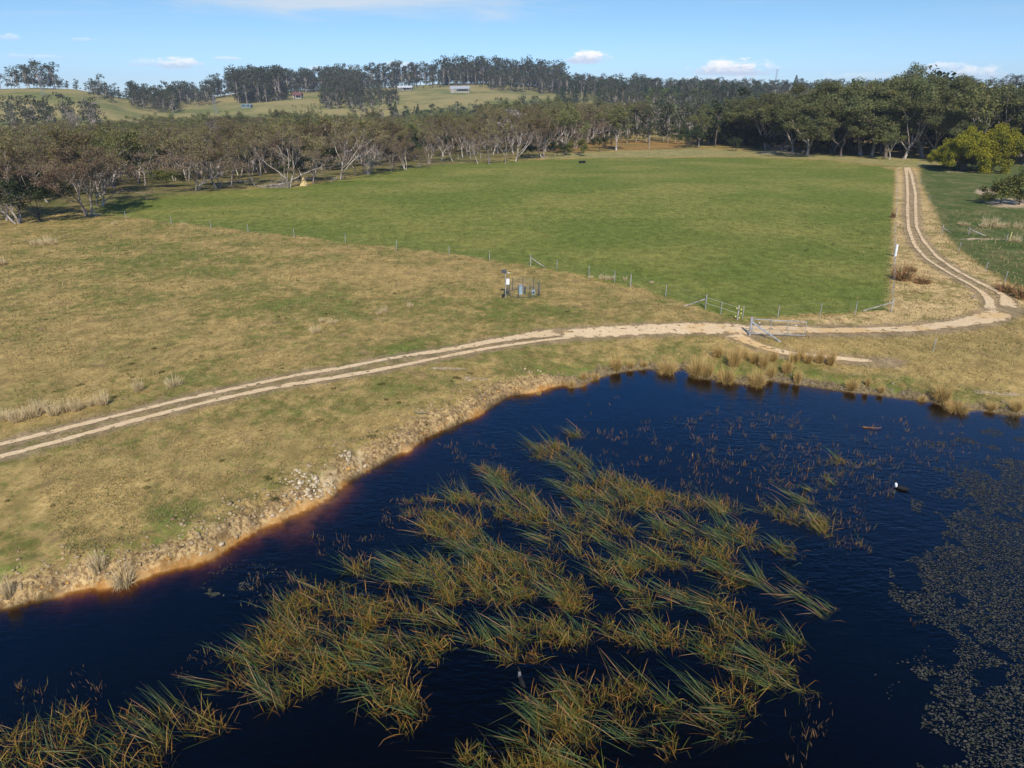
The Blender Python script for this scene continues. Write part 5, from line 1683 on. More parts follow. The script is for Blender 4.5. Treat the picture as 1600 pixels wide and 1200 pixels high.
def reed_bed():
    rng = np.random.default_rng(21)
    n = 12000
    # candidates even on the water, not in the picture
    x = rng.uniform(-18, 24, n); y = rng.uniform(8, 46, n)
    PX, PY = px_of(x, y, np.full(n, WZ))
    keep = inside(PX, PY, REED_POLY)
    for (a, b, rx, ry, sl) in GAPS:
        dx = PX - a; dy = PY - b - dx * sl * 0.8
        keep &= ((dx / rx) ** 2 + (dy / ry) ** 2) > 1 - 0.35 * rng.random(n)
    u = x * 0.93 - y * 0.30; v = x * 0.30 + y * 0.93
    nz = fbm(u / 2.3, v / 0.6, 66, 3)
    keep &= nz > np.interp(PX, [0, 250, 400, 620, 720, 1000], [0.38, 0.38, 0.465, 0.470, 0.49, 0.50])
    x, y = x[keep], y[keep]
    # thin to clump spacing
    pts = [(a, b) for a, b in zip(x, y)]
    grid = {}; out = []
    ms = 0.30
    for p in pts:
        k = (int(p[0] // ms), int(p[1] // ms))
        if any((q[0] - p[0]) ** 2 + (q[1] - p[1]) ** 2 < ms * ms for a in (-1, 0, 1) for b in (-1, 0, 1) for q in grid.get((k[0] + a, k[1] + b), ())):
            continue
        grid.setdefault(k, []).append(p); out.append(p)
    bx = np.array([p[0] for p in out]); by = np.array([p[1] for p in out])
    print('reed clumps', len(bx))
    # tangled and long clumps are grouped by a slow noise
    typ = fbm(bx / 0.9, by / 0.9, 12, 2)
    A = typ > 0.47
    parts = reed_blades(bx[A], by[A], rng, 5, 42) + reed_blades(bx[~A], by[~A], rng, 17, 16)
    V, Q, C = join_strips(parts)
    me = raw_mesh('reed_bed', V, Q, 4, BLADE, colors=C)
    tag(link('reed_bed', me), 'tangled bed of green and orange reeds leaning left in the dark water of the dam', 'reeds', None, 'stuff')
    # thin scattered sprigs standing out of the open water
    rng = np.random.default_rng(22)
    P_ = []
    for (x0, x1, y0, y1, num) in [(930, 1120, 650, 760, 110), (1080, 1260, 640, 770, 190), (1200, 1420, 650, 740, 90), (1400, 1520, 660, 740, 60), (1240, 1400, 700, 790, 130), (1300, 1360, 790, 870, 40), (600, 680, 780, 825, 60), (900, 980, 620, 690, 18), (690, 800, 690, 760, 40),
                                  (1050, 1200, 770, 800, 30), (1240, 1300, 1080, 1190, 26), (380, 470, 900, 960, 22), (280, 330, 1010, 1060, 8), (20, 160, 1050, 1120, 24), (480, 600, 830, 880, 22), (1460, 1580, 700, 780, 30), (1410, 1440, 920, 1000, 3)]:
        for _ in range(int(num * 0.55)):
            P_.append(on_plane(rng.uniform(x0, x1), rng.uniform(y0, y1), WZ))
    P_ = np.array(P_)
    nc = len(P_)
    i = np.repeat(np.arange(nc), rng.poisson(7, nc))
    n = len(i)
    base = np.column_stack([P_[i, 0] + rng.normal(size=n) * 0.14, P_[i, 1] + rng.normal(size=n) * 0.14, np.full(n, WZ - 0.05)])
    d = unit(rng.normal(size=(n, 3)) * np.array([0.3, 0.3, 0.1]) + np.array([0, 0, 1.0]))
    pal = np.array([(0.17, 0.10, 0.05), (0.13, 0.09, 0.05), (0.24, 0.14, 0.06), (0.11, 0.11, 0.04)])
    c0 = pal[rng.integers(0, 4, n)] * rng.uniform(0.7, 1.1, n)[:, None]
    co, q, c = strips(base, d, rng.uniform(0.08, 0.36, n), rng.uniform(0.012, 0.024, n), 2, np.abs(rng.normal(size=n)) * 0.3, np.full(n, 9.0), d, c0, c0 * 1.25, rng)
    me = raw_mesh('reed_sprigs', co, q, 4, BLADE, colors=c)
    tag(link('reed_sprigs', me), 'sparse brown reed sprigs standing up out of the open blue water', 'reeds', None, 'stuff')


reed_bed()


def reed_clump(px, py, nl, nt, k, label, seed, spread=0.25, wide=1):
    rng = np.random.default_rng(seed)
    x, y = on_plane(px, py, WZ)
    c = rng.normal(size=(wide, 2)) * spread * np.array([1.6, 0.7])
    parts = reed_blades(c[:, 0], c[:, 1], rng, nl, nt, k)
    V, Q, C = join_strips(parts)
    V[:, 2] -= WZ
    me = raw_mesh('reed_clump', V, Q, 4, BLADE, colors=C)
    tag(link('reed_clump', me, None, (x, y, WZ)), label, 'reed clump', 'reed clumps standing apart from the reed bed')


for i, (a, b, nl, nt, k, wd, l) in enumerate([
        (1135, 890, 22, 8, .9, 3, 'green reed clump right of the main bed, upper one of the diagonal string'), (1180, 905, 22, 6, .9, 3, 'green reed clump in the diagonal string right of the bed, second from the top'),
        (1240, 925, 22, 6, .9, 4, 'green reed clump in the diagonal string right of the bed, third from the top'), (1285, 960, 14, 8, .8, 1, 'small orange-tipped reed clump at the lower end of the diagonal string'),
        (1240, 865, 20, 10, .8, 3, 'flattened reed clump alone in the water right of the bed'), (1285, 945, 16, 4, .8, 2, 'thin leaning reed clump near the lower end of the diagonal string'),
        (1312, 720, 12, 22, .7, 4, 'yellow-green reed clump in the open upper right water'), (1288, 738, 6, 30, .6, 2, 'round yellow-green reed tuft below the upper right clump'),
        (1300, 760, 22, 8, .6, 3, 'flat spray of reeds beside brown stems in the upper right water'), (1240, 755, 3, 30, .6, 1, 'small upright yellow reed tuft in the upper water'),
        (1345, 725, 2, 26, .6, 3, 'rusty brown reed clump right of the yellow-green one'), (470, 905, 4, 16, .6, 2, 'small faded reed tuft alone at the left of the bed'),
        (665, 782, 4, 26, .7, 2, 'upright yellow reed tuft at the upper left end of the bed'), (728, 775, 12, 22, .8, 2, 'reed tuft with leaning blades at the upper left of the bed'),
        (748, 735, 8, 24, .7, 2, 'bright green reed tuft above the upper left of the bed'), (640, 800, 2, 16, .6, 3, 'brown thin reed tuft left of the upright yellow one'),
        (1230, 1000, 14, 6, .9, 2, 'folded dead reeds at the right rim of the bed'), (1330, 850, 2, 12, .6, 3, 'row of short brown stems right of the bed')]):
    reed_clump(a, b, nl, nt, k, l, 700 + i, 0.25, wd)

# ---- floating leaves
def pads():
    rng = np.random.default_rng(31)
    poly = [(1600, 690), (1560, 700), (1525, 735), (1500, 775), (1480, 800), (1475, 850), (1450, 895), (1448, 925), (1470, 955), (1480, 1000), (1500, 1030), (1520, 1080), (1500, 1130), (1490, 1215), (1760, 1215), (1760, 690)]
    n = 330000
    x = rng.uniform(8, 34, n); y = rng.uniform(8, 42, n)
    PX, PY = px_of(x, y, np.full(n, WZ))
    sdp = sdist(PX, PY, poly)
    den = np.clip(0.5 - sdp / 90.0, 0, 1)
    nz = fbm(x / 0.9, y / 0.9, 15, 4)
    keep = (sdp < 60) & (nz + 0.42 * (np.clip(0.5 - sdp / 150.0, 0, 1) - 0.5) > 0.50) & (rng.random(n) < 0.85)
    # stray patches
    for (a, b, rx, ry) in [(385, 905, 48, 22), (345, 925, 20, 6), (1425, 935, 22, 14), (1560, 725, 40, 10), (1470, 690, 26, 8), (1500, 770, 40, 10), (1440, 1060, 40, 30)]:
        m = 1800 if a > 300 and a < 500 else 900
        xa = rng.normal(size=m) * rx * 0.5 + a; ya = rng.normal(size=m) * ry * 0.5 + b
        d3 = np.array([on_plane(q, w_, WZ) for q, w_ in zip(xa, ya)])
        nn = fbm(d3[:, 0] / 0.5, d3[:, 1] / 0.5, 19, 3) > 0.50
        x = np.concatenate([x, d3[nn, 0]]); y = np.concatenate([y, d3[nn, 1]]); keep = np.concatenate([keep, rng.random(nn.sum()) < 0.65])
    x, y = x[keep], y[keep]
    n = len(x)
    print('pads', n)
    k = 6
    a = np.arange(k) * 2 * math.pi / k
    r = (rng.uniform(0.012, 0.034, n) * (1 + 0.6 * (rng.random(n) < 0.08)))[:, None] * rng.uniform(0.75, 1.2, (n, k))
    ph = rng.uniform(0, 6.28, n)[:, None]
    ell = rng.uniform(0.5, 1.0, n)[:, None]
    X_ = x[:, None] + np.cos(a + ph) * r; Y_ = y[:, None] + np.sin(a + ph) * r * ell
    Z_ = np.full((n, k), WZ + 0.004) + rng.random((n, 1)) * 0.006 + rng.random((n, k)) * 0.008
    co = np.stack([X_, Y_, Z_], -1).reshape(-1, 3)
    pal = np.array([(0.075, 0.074, 0.060), (0.06, 0.066, 0.05), (0.10, 0.095, 0.078), (0.052, 0.062, 0.038), (0.13, 0.12, 0.098)])
    c = np.repeat(pal[rng.integers(0, 5, n)] * rng.uniform(0.7, 1.15, n)[:, None], k, 0)
    me = raw_mesh('floating_leaves', co, np.arange(n * k), k, BLADE, colors=c)
    tag(link('floating_leaves', me), 'dull green and brown floating leaves covering the right of the dam', 'pond weed', None, 'stuff')


pads()

# ================================================================== built things
class MB:
    def __init__(s):
        s.v, s.f = [], []

    def box(s, c, d, rz=0.0):
        b = len(s.v)
        cr, sr = math.cos(rz), math.sin(rz)
        for z in (-.5, .5):
            for (a, q) in ((-.5, -.5), (.5, -.5), (.5, .5), (-.5, .5)):
                x, y = a * d[0], q * d[1]
                s.v.append((c[0] + x * cr - y * sr, c[1] + x * sr + y * cr, c[2] + z * d[2]))
        s.f += [tuple(b + i for i in q) for q in ((3, 2, 1, 0), (4, 5, 6, 7), (0, 1, 5, 4), (1, 2, 6, 5), (2, 3, 7, 6), (3, 0, 4, 7))]
        return s

    def tube(s, p, q, r, n=6, r2=None):
        p = Vector(p); q = Vector(q); d = (q - p)
        u = d.orthogonal().normalized(); w = d.cross(u).normalized()
        b = len(s.v)
        r2 = r if r2 is None else r2
        for (c, rr) in ((p, r), (q, r2)):
            for i in range(n):
                a = i * 2 * math.pi / n
                s.v.append(tuple(c + (u * math.cos(a) + w * math.sin(a)) * rr))
        for i in range(n):
            j = (i + 1) % n
            s.f.append((b + i, b + j, b + n + j, b + n + i))
        s.f.append(tuple(b + i for i in reversed(range(n)))); s.f.append(tuple(b + n + i for i in range(n)))
        return s

    def gable(s, c, L, W, h, over=0.4):
        """roof prism with thickness, ridge along x, resting at height c.z"""
        x0, x1 = c[0] - L / 2 - over, c[0] + L / 2 + over
        y0, y1 = c[1] - W / 2 - over, c[1] + W / 2 + over
        z = c[2]
        b = len(s.v)
        s.v += [(x0, y0, z - .1), (x1, y0, z - .1), (x1, y1, z - .1), (x0, y1, z - .1), (x0, c[1], z + h), (x1, c[1], z + h)]
        s.f += [(b + 3, b + 2, b + 1, b), (b, b + 1, b + 5, b + 4), (b + 2, b + 3, b + 4, b + 5), (b + 3, b, b + 4), (b + 1, b + 2, b + 5)]
        return s

    def build(s, name, mat, parent=None, loc=(0, 0, 0), rz=0, smooth=False):
        me = bpy.data.meshes.new(name)
        me.from_pydata([tuple(q) for q in s.v], [], s.f)
        me.materials.append(mat)
        me.update()
        if smooth:
            me.shade_smooth()
        return link(name, me, parent, loc, (0, 0, rz))


WIREM = plain('fence_wire', (0.34, 0.34, 0.33), 0.5, 0.3, 0.3, 0.1)
TAPE = plain('white_fence_tape', (0.62, 0.64, 0.50), 0.6, 0, 0.2, 0.1)


def fence(name, label, posts, wires=(0.25, 0.55, 0.9), strainers=(), braces=(), h=1.15, mat=None, sr=0.055, wire_r=0.004):
    """posts: feet as photograph pixels"""
    P3 = [at(a, b) for a, b in posts]
    o0 = P3[0]
    root = empty(name, o0)
    tag(root, label, 'fence')
    for i, p in enumerate(P3):
        q = p - o0
        thick = i in strainers
        hh = h if thick else h * 0.9
        r_ = sr if thick else 0.032
        MB().tube((q.x, q.y, q.z - 0.2), (q.x, q.y, q.z + hh), r_, 7, r_ * 0.92).build('post', (mat or WOODP) if thick else GALV, root)
    for (i, dx, dy) in braces:
        q = P3[i] - o0
        z2 = gz(P3[i].x + dx, P3[i].y + dy) - o0.z
        MB().tube((q.x, q.y, q.z + h * 0.72), (q.x + dx, q.y + dy, z2 - 0.03), 0.05, 6).build('brace', mat or WOODP, root)
    for w_ in wires:
        m = MB()
        for a, b in zip(P3[:-1], P3[1:]):
            m.tube((a - o0) + Vector((0, 0, w_ * h)), (b - o0) + Vector((0, 0, w_ * h)), wire_r, 3)
        m.build('wire', WIREM, root)
    return root


f1 = fence('wire_fence', 'wire fence on a diagonal line between the dry pasture and the green paddock',
           [(150, 338), (197, 342), (268, 350), (330, 357), (388, 363), (460, 371), (540, 379), (620, 390), (702, 399), (765, 407), (829, 415), (870, 422), (920, 432), (960, 441), (985, 448), (1040, 463), (1102, 482)],
           strainers=(0, 10, 14, 16), braces=((10, 1.5, -0.8), (16, -1.6, 0.7)))
f2 = fence('wire_fence', 'short fence with white tape between the tall strainer post and the gate', [(1102, 483), (1126, 491), (1152, 500)], wires=(0.45, 0.85), strainers=(2,), wire_r=0.010)
for c in f2.children:
    if c.name.startswith('wire'):
        c.data.materials.clear(); c.data.materials.append(TAPE)
INS = plain('yellow_insulator', (0.70, 0.58, 0.22), 0.5, 0, 0.3, 0.05)
for (dx, hz) in ((-.16, .95), (.2, .85), (.22, .55), (-.18, .3), (.12, .2)):
    q = at(1152, 500) - f2.location
    MB().box((q.x + dx, q.y - 0.03, q.z + hz), (0.09, 0.05, 0.08)).build('insulator', INS, f2)
f3 = fence('wire_fence', 'wire fence along the bottom of the green paddock to its braced corner post', [(1160, 499), (1215, 497), (1281, 494), (1336, 491), (1392, 488)], strainers=(4,), braces=((4, -2.0, 0.5),), wires=(0.3, 0.6, 0.9))
f4 = fence('wire_fence', 'wire fence up the right side of the green paddock beside the track', [(1392, 488), (1394, 459), (1395.5, 437), (1396, 418), (1396.5, 400), (1397, 385), (1398, 362), (1399, 340), (1400, 318), (1400.5, 300), (1401, 284), (1402, 270)],
           strainers=(3, 7), wires=(0.3, 0.6, 0.9))
f5 = fence('wire_fence', 'wire fence on the right side of the track from the trees to the bend', [(1434, 262), (1438, 288), (1451, 316), (1471, 366), (1498, 393), (1540, 425), (1570, 441), (1604, 461)], strainers=(3,), braces=((3, 1.8, 1.2),))
f6 = fence('wire_fence', 'low cross fence in the right-hand paddock above a worn cattle path', [(1471, 365), (1513, 367), (1572, 377), (1610, 384)], strainers=(1,), braces=((1, 1.8, -0.6),), h=1.0)
p_ = at(1572, 377)
tag(MB().tube((0, 0, -0.1), (0, 0, 1.15), 0.05, 7).build('fence_post', INS, None, p_ + Vector((0.25, -0.2, 0))), 'yellow post on the cross fence in the right-hand paddock', 'post')
p_ = at(1396, 400)
o = MB().tube((0, 0, -0.1), (-0.05, 0, 1.3), 0.13, 10).build('marker_pipe', WHITE, None, p_ + Vector((0.0, -0.35, 0)))
tag(o, 'thick white plastic pipe standing over a post on the paddock fence', 'pipe')
p_ = at(1458, 549)
tag(MB().tube((0, 0, -0.1), (0, 0, 0.95), 0.025, 6).build('steel_picket', GALV, None, p_), 'lone thin steel picket in the brown grass right of the rush tussocks', 'post')
for k, (a, b) in enumerate([(722, 247), (716, 249), (735, 248), (751, 247), (1014, 232), (1173, 519)][:5]):
    p_ = at(a, b)
    tag(MB().tube((0, 0, -0.1), (0, 0, 1.4 if k < 4 else 4.2), 0.09 if k < 4 else .14, 6).build('old_stump' if k < 4 else 'dead_trunk', BARK_GREY, None, p_),
        ['pale stump at the foot of the last kinked gum', 'pale thin stump left of the kinked gum', 'pale stump in the green scrub at the far edge', 'pale stump right of the green scrub at the far edge', 'short pale dead trunk right of the solitary white gum'][k], 'stump')

# ---- the gate
G0 = at(1171.5, 524); G1 = at(1257, 527)
ang = math.atan2(G1.y - G0.y, G1.x - G0.x)
GL = (G1 - G0).length
gate = empty('farm_gate', G0, ang)
tag(gate, 'open galvanised farm gate with mesh infill hung beside the sandy track', 'gate')
for z in (0.16, 1.2):
    MB().tube((0.12, 0, z + (0.04 if z > 1 else 0)), (GL, 0, z - (0.03 if z > 1 else 0.0)), 0.03, 7).build('rail', GALV, gate)
for i in range(4):
    x = 0.14 + (GL - 0.16) * i / 3
    MB().tube((x, 0, 0.16), (x, 0, 1.2), 0.02 if i else 0.024, 6).build('upright', GALV, gate)
mm = MB()
for i in range(1, 24):
    x = 0.14 + (GL - 0.16) * i / 24
    mm.tube((x, 0.025, 0.17), (x, 0.025, 1.19), 0.0035, 3)
for z in (0.32, 0.48, 0.66, 0.84, 1.02):
    mm.tube((0.14, 0.03, z), (GL, 0.03, z), 0.0035, 3)
mm.build('wire_mesh', WIREM, gate)
gp_ = tag(MB().tube((0, 0, -0.3), (0, 0, 1.38), 0.085, 9).build('gate_post', GALV, None, G0 + Vector((-0.02, 0.0, 0)), 0), 'thick grey round gate post the farm gate hangs on', 'post')
B1 = at(1220, 534) - G0
gb = MB().tube((0.05, -0.06, 1.02), (B1.x, B1.y, B1.z - 0.02), 0.06, 7).build('brace', GALV, gp_)
for (x, z) in ((0.55, 1.0), (3.1, 0.9)):
    MB().box((x, -0.04, z), (0.09, 0.02, 0.06)).build('tag', WHITE, gate)

# ---- bore enclosure
bc = at(818, 459)
en = empty('bore_enclosure', bc)
tag(en, 'round enclosure of dark steel pickets and wire mesh in the pasture', 'enclosure')
RAD = 1.45
for i in range(9):
    a = i * 2 * math.pi / 9 + 0.2
    MB().tube((math.cos(a) * RAD, math.sin(a) * RAD, -0.1), (math.cos(a) * RAD, math.sin(a) * RAD, 1.15), 0.025, 6).build('picket', DKGREY, en)
mm = MB()
NS = 40
for k in range(NS):
    a0 = k * 2 * math.pi / NS; a1 = (k + 1) * 2 * math.pi / NS
    for z in np.arange(0.1, 1.1, 0.14):
        mm.tube((math.cos(a0) * RAD, math.sin(a0) * RAD, z), (math.cos(a1) * RAD, math.sin(a1) * RAD, z), 0.004, 3)
    mm.tube((math.cos(a0) * RAD, math.sin(a0) * RAD, 0.05), (math.cos(a0) * RAD, math.sin(a0) * RAD, 1.08), 0.004, 3)
mm.build('wire_mesh', WIREM, en)
mm = MB()
for k in range(24):
    a0 = k * 2 * math.pi / 24; a1 = (k + 1) * 2 * math.pi / 24
    mm.tube((math.cos(a0) * RAD, math.sin(a0) * RAD, 0.07), (math.cos(a1) * RAD, math.sin(a1) * RAD, 0.05), 0.018, 4)
mm.build('base_rail', DKGREY, en)
cs = MB().tube((0, 0, -0.1), (0, 0, 0.72), 0.18, 14).build('bore_casing', BLUEG, None, bc + Vector((-0.25, -0.1, 0)), 0, False)
MB().tube((0, 0, 0.72), (0, 0, 0.80), 0.20, 14).build('cap', GALV, cs)
tag(cs, 'pale blue steel bore casing in the middle of the mesh enclosure', 'bore casing')
pb = MB().box((0, 0, 0.28), (0.15, 0.15, 0.70)).build('pump_box', DKGREY, None, bc + Vector((0.12, 0.0, 0)))
tag(pb, 'dark narrow pump box beside the pale blue casing', 'box')
pv = MB().box((0, 0, 0.22), (0.26, 0.2, 0.40)).build('valve_box', BLUEG, None, bc + Vector((0.86, -0.25, 0)))
MB().box((0, -0.11, 0.2), (0.16, 0.03, 0.2)).build('lid', DKGREY, pv)
tag(pv, 'small blue valve box at the right inside the mesh enclosure', 'box')
mp_ = at(790, 465)
ma = MB().tube((0, 0, -0.2), (0, 0, 2.25), 0.04, 8).build('instrument_mast', GALV, None, mp_)
tag(ma, 'thin steel instrument mast with solar panel left of the mesh enclosure', 'mast')
b_ = MB().box((0, 0, 0), (0.42, 0.05, 0.32)).build('solar_panel', DKGREY, ma, (-0.12, -0.05, 2.3))
b_.rotation_euler = (R(-45), 0, 0.3)
MB().box((0, 0, 0), (0.26, 0.18, 0.46)).build('instrument_box', WHITE, ma, (0.2, -0.06, 1.42))
MB().tube((0, 0, 2.2), (0.45, 0, 2.15), 0.015, 5).build('arm', GALV, ma)
MB().box((0, 0, 0), (0.22, 0.22, 0.3)).build('battery_box', BLACK, ma, (-0.2, 0, 0.12))

# ---- far buildings
ROOFG = plain('pale_grey_roof', (0.42, 0.44, 0.46), 0.5, 0.2, 0.3, 0.12)
ROOFW = plain('white_roof', (0.55, 0.55, 0.54), 0.5, 0, 0.3, 0.06)
ROOFR = plain('red_roof', (0.17, 0.075, 0.065), 0.7, 0, 0.2, 0.15)
ROOFB = plain('blue_green_roof', (0.17, 0.23, 0.24), 0.5, 0.1, 0.3, 0.1)
WALLC = plain('cream_wall', (0.36, 0.33, 0.28), 0.85, 0, 0.2, 0.1)
GLASS = plain('dark_window', (0.03, 0.035, 0.04), 0.15, 0, 0.5, 0.1)


def house(name, px, r, L, W, h, rh, roof, wall, label, nwin=5, rz=None, wing=True, cat='house'):
    g = at(px, r) if r < 200 else at_r(px, r)
    if g is None:
        g = at_r(px, 880)
    z0 = min(gz(g.x - L / 2, g.y - W / 2), g.z, gz(g.x + L / 2, g.y)) - 0.3
    base = g.z - z0
    root = empty(name, (g.x, g.y, z0), 0.0 if rz is None else rz)
    tag(root, label, cat)
    h = h + base
    MB().box((0, 0, h / 2), (L, W, h)).build('wall', wall, root)
    rf = MB().gable((0, 0, h), L, W, rh).build('roof', roof, root)
    MB().box((L * 0.22, 0.6, h + rh * 0.9), (0.9, 0.7, rh * 0.9)).build('chimney', wall, rf)
    for i in range(nwin):
        x = -L / 2 + L * (i + 0.5) / nwin
        wn = MB().box((x, -W / 2 - 0.03, base + 1.5), (1.6, 0.1, 1.3)).build('window', GLASS, root)
    if wing:
        MB().box((-L * 0.36, -W * 0.62, h * 0.46), (L * 0.2, W * 0.5, h * 0.9)).build('wing', wall, root)
        MB().gable((-L * 0.36, -W * 0.62, h * 0.91), L * 0.2, W * 0.5, rh * 0.5, .3).build('wing_roof', roof, root)
        MB().box((L * 0.15, -W / 2 - 1.1, h - 0.35), (L * 0.55, 2.3, 0.12)).build('verandah', roof, root)
    return root


house('farmhouse', 633, 141, 16, 8, 2.8, 1.7, ROOFW, WALLC, 'long low white-roofed house, left of two on the central ridge', 6)
house('farmhouse', 719, 144, 20, 9, 3.4, 2.6, ROOFG, WALLC, 'long grey-roofed house with gables, right of two on the central ridge', 7)
house('farmhouse', 945, 780, 10, 8, 3.5, 2.4, ROOFW, WALLC, 'white roof showing among the trees right of the central ridge', 3, wing=False)
house('farmhouse', 466, 154, 8, 7, 3.2, 2.6, ROOFR, WALLC, 'small red-roofed house among trees on the left slope of the ridge', 3)
house('machinery_shed', 508, 161, 5, 4, 2.0, 1.0, ROOFW, ROOFG, 'small white shed at the foot of the left slope', 2, wing=False, cat='shed')
house('machinery_shed', 386, 168, 8, 5, 1.6, 1.2, ROOFB, ROOFB, 'blue-green roofed shed beside dark hedges in the left valley', 2, wing=False, cat='shed')
house('machinery_shed', 1084, 440, 9, 6, 5.0, 1.8, ROOFG, WALLC, 'grey roof of a building showing above the trees right of the swamp', 2, wing=False, cat='shed')


def lattice(name, px, r, H, W, label, arms=0):
    g = at_r(px, r)
    root = empty(name, g)
    tag(root, label, 'tower')
    m = MB()
    for sx in (-1, 1):
        for sy in (-1, 1):
            m.tube((sx * W, sy * W, -0.5), (sx * W * 0.2, sy * W * 0.2, H), 0.09, 3)
    for i in range(7):
        t0, t1 = i / 7, (i + 1) / 7
        a0 = W * (1 - .8 * t0); a1 = W * (1 - .8 * t1)
        for sy in (-1, 1):
            m.tube((-a0, sy * a0, H * t0), (a1, sy * a1, H * t1), 0.05, 3)
            m.tube((a0, sy * a0, H * t0), (-a1, sy * a1, H * t1), 0.05, 3)
    m.build('frame', GALV, root)
    for i in range(arms):
        z = H * (0.97 - i * 0.13)
        MB().tube((-H * 0.14, 0, z), (H * 0.14, 0, z), 0.09, 4).build('crossarm', GALV, root)
    return root


lattice('lattice_mast', 1209, 900, 24, 1.4, 'thin lattice mast standing above the trees on the right skyline', 2)
lattice('power_pylon', 68, 640, 14, 1.3, 'faint steel power pylon on the left grassy hill', 3)
lattice('power_pylon', 333, 640, 14, 1.3, 'faint steel power pylon on the green slope left of the shed', 3)

# ---- odd things on the ground
mo = at(475, 290)
rg = np.random.default_rng(4)
v, f = [], []
for k, (z, r) in enumerate([(-.1, .85), (.25, .62), (.6, .42), (.95, .26), (1.2, .10)]):
    for i in range(10):
        a = i * .628
        rr = r * rg.uniform(.85, 1.15)
        v.append((math.cos(a) * rr, math.sin(a) * rr, z))
for k in range(4):
    for i in range(10):
        f.append((k * 10 + i, k * 10 + (i + 1) % 10, (k + 1) * 10 + (i + 1) % 10, (k + 1) * 10 + i))
f.append(tuple(40 + i for i in range(10)))
me = bpy.data.meshes.new('earth_mound'); me.from_pydata(v, [], f); me.update()
me.materials.append(plain('ochre_earth', (0.62, 0.47, 0.22), 0.95, 0, 0.05, 0.2, 6))
tag(link('earth_mound', me, None, mo, (0, 0, 0), (1.0, 1.0, 1.25)), 'small ochre cone-shaped earth mound at the paddock edge under the gums', 'mound')
for (a, l) in ((907, 'left'), (912.4, 'right')):
    p_ = at(a, 255)
    o = MB().tube((0, 0, 0), (0, 0, 0.5), 0.40, 12, 0.44).build('feed_tub', BLACK, None, p_)
    MB().tube((0, 0, 0.5), (0, 0, 0.56), 0.47, 12).build('rim', BLACK, o)
    tag(o, f'low black feed tub, {l} one of a pair near the far paddock edge', 'tub')


def fallen(px, py, L, n, label, seed, rz, pile=True, h=1.2):
    rng = np.random.default_rng(seed)
    g = at(px, py)
    paths = []
    for i in range(n):
        a = rz + rng.normal() * (0.9 if pile else 0.12)
        s = rng.normal(size=2) * (L * 0.12 if pile else 0.05)
        LL = L * rng.uniform(0.3, 1.0)
        p0 = np.array([s[0] - math.cos(a) * LL / 2, s[1] - math.sin(a) * LL / 2, 0.1])
        pts = [p0]
        d = np.array([math.cos(a), math.sin(a), rng.uniform(-0.02, 0.3) if pile else 0.02])
        for k in range(6):
            d = d + rng.normal(size=3) * 0.12; d /= np.linalg.norm(d)
            q = pts[-1] + d * LL / 6
            q[2] = min(max(q[2], 0.06), h)
            pts.append(q)
        r0 = (rng.uniform(0.02, 0.06) if i else 0.13) * min(1, L / 4)
        paths.append((np.array(pts), np.linspace(r0, r0 * 0.25, 7)))
        for k in range(3):
            b0 = pts[rng.integers(2, 6)]
            dd = d * 0.5 + rng.normal(size=3) * 0.6; dd[2] = abs(dd[2])
            paths.append((np.array([b0, b0 + dd * LL * 0.12, b0 + dd * LL * 0.22 + [0, 0, 0.1]]), np.array([r0 * .5, r0 * .35, r0 * .1])))
    V, Q = tubes(paths)
    me = raw_mesh('fallen_branches', V, Q, 4, BARK_GREY, True)
    return tag(link('fallen_branches', me, None, g), label, 'fallen branches')


fallen(436, 292, 7, 26, 'pile of pale fallen branches below the crooked white gum', 1, 0.2)
fallen(1215, 240, 12, 22, 'long heap of grey fallen branches in front of the right-hand grove', 2, 0.1, h=2.0)
fallen(1250, 240, 7, 14, 'smaller heap of grey fallen timber under the thin white trunk', 3, 0.1, h=1.5)
fallen(154, 337, 4.2, 2, 'pale fallen branch lying from the foot of the big forked gum', 4, -0.15, False)
fallen(380, 285, 9, 2, 'long slanting dead pole among the gums left of the fallen pile', 5, -0.1, False, h=3.0)
fallen(520, 283, 4, 3, 'grey fallen limb at the foot of the stout gum', 6, 0.0)
fallen(1521, 466, 1.0, 5, 'grey burnt stump and sticks inside the bend of the track', 7, 0.3, h=0.4)
fallen(657, 580 + 66, 0.9, 1, 'dark stick on the grass above the steep bank', 9, 0.3, h=0.2)
mm = fallen(1352, 717, 1.1, 4, 'orange-brown half-sunk branch in the upper right water', 8, -0.1, False, h=0.3)
mm.data.materials.clear(); mm.data.materials.append(plain('wet_orange_wood', (0.26, 0.13, 0.06), 0.8, 0, 0.2, 0.3))
mm.location.z = WZ - 0.05


# ---- birds
def bird(px, py, label, body, breast, rz, k=1.0):
    x, y = on_plane(px, py, WZ)
    root = empty('water_bird', (x, y, WZ), rz)
    root.scale = (k, k, k)
    tag(root, label, 'bird')
    spine = np.array([(-.34, 0, .10), (-.26, 0, .08), (-.15, 0, .06), (0, 0, .055), (.12, 0, .07), (.18, 0, .11), (.20, 0, .18), (.205, 0, .25), (.225, 0, .30), (.27, 0, .31), (.31, 0, .30), (.36, 0, .29)])
    rad = np.array([.012, .05, .095, .11, .085, .055, .036, .032, .045, .042, .018, .006])
    V, Q = tubes([(spine, rad)], 12)
    link('body', raw_mesh('body', V, Q, 4, body, True), root)
    o = MB().tube((.17, 0, .06), (.215, 0, .24), .062, 10, .040).build('breast', breast, root, smooth=True)
    MB().tube((.30, 0, .30), (.385, 0, .287), .016, 6, .005).build('bill', DKGREY, root)
    return root


WHB = plain('white_feathers', (0.85, 0.85, 0.83), 0.8, 0, 0.1, 0.05)
bird(1407, 764, 'black and white water bird swimming in rippled open water', BLACK, WHB, 2.6, 1.1)
bird(815, 1066, 'dark water bird resting beside the reeds near the bottom', BLACK, plain('grey_feathers', (0.14, 0.14, 0.14), 0.8), 1.9, 1.0)

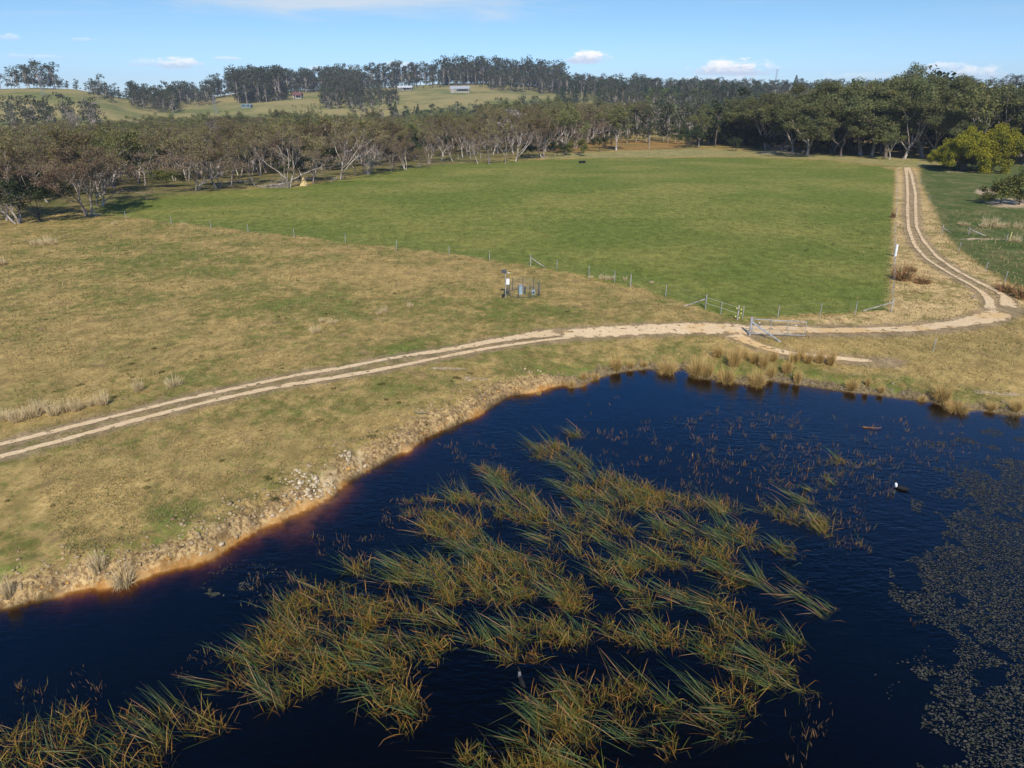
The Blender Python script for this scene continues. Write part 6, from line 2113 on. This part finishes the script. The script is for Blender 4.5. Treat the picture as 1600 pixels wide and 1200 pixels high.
# ---- cow pats and dark weeds in the pasture (things nobody could count)
def weeds():
    rng = np.random.default_rng(77)
    V, Q, C = [], [], []
    b = 0
    base_me = []
    small = [tussock_mesh('small_tuft', 140 + i, 46, 0.45, 0.8, pal0=((0.20, 0.16, 0.07),), pal1=((0.60, 0.46, 0.22), (0.46, 0.36, 0.17), (0.30, 0.27, 0.09)), bend=0.9, wid=0.04) for i in range(3)]
    for me in DARKW + small:
        co = np.array([v.co[:] for v in me.vertices]); q = np.array([p.vertices[:] for p in me.polygons])
        col = np.zeros(len(co) * 4, np.float32); me.attributes['tint'].data.foreach_get('color', col)
        base_me.append((co, q, col.reshape(-1, 4)[:, :3]))
    n = 0
    while n < 620:
        if rng.random() < 0.72:
            px, py = rng.uniform(-20, 900), rng.uniform(360, 880)
        else:
            px, py = rng.uniform(1240, 1400), rng.uniform(280, 420)
        x, y = on_plane(px, py, 0)
        if (len(POND) and inside(np.array([x]), np.array([y]), POND)[0]) or min(seg_dist(np.array([x]), np.array([y]), w_of(t))[0] for t in TRACKS) < 0.9:
            continue
        z = gz(x, y)
        if z < -0.5:
            continue
        co, q, col = base_me[n % 2 if n < 130 else 2 + n % 3]
        s = rng.uniform(0.15, 0.42)
        a = rng.uniform(0, 6.28)
        R2 = np.array([[math.cos(a), -math.sin(a), 0], [math.sin(a), math.cos(a), 0], [0, 0, 0.6]])
        V.append((co @ R2.T) * s + [x, y, z]); Q.append(q + b); C.append(col); b += len(co)
        n += 1
    for q_ in small:
        bpy.data.meshes.remove(q_)
    me = raw_mesh('pasture_weeds', np.vstack(V), np.vstack(Q), 4, BLADE, colors=np.vstack(C))
    tag(link('pasture_weeds', me), 'small weeds and straw tufts dotted over the pastures', 'weeds', None, 'stuff')


weeds()

# ------------------------------------------------------------------ air
hz_m, ht = new_mat('haze')
pv_ = ht.n('ShaderNodeVolumePrincipled', {'Color': (0.74, 0.84, 1.0, 1), 'Density': 0.00016, 'Anisotropy': 0.1})
ho = ht.n('ShaderNodeOutputMaterial')
ht.link(pv_.outputs[0], ho.inputs['Volume'])
HZ = MB()
HZ.box((0, -30, 0), (3960, 3960, 1))
hz = HZ.build('haze', hz_m)
zmin = float(GCO[:, 2].min())
zs = [GCO[:, 2].min(), -6.0]
top = 70.0
bot = float(min(zs)) - 1.0
for v in hz.data.vertices:
    v.co.z = top if v.co.z > 0 else bot
hz.data.update()
tag(hz, kind='stuff')
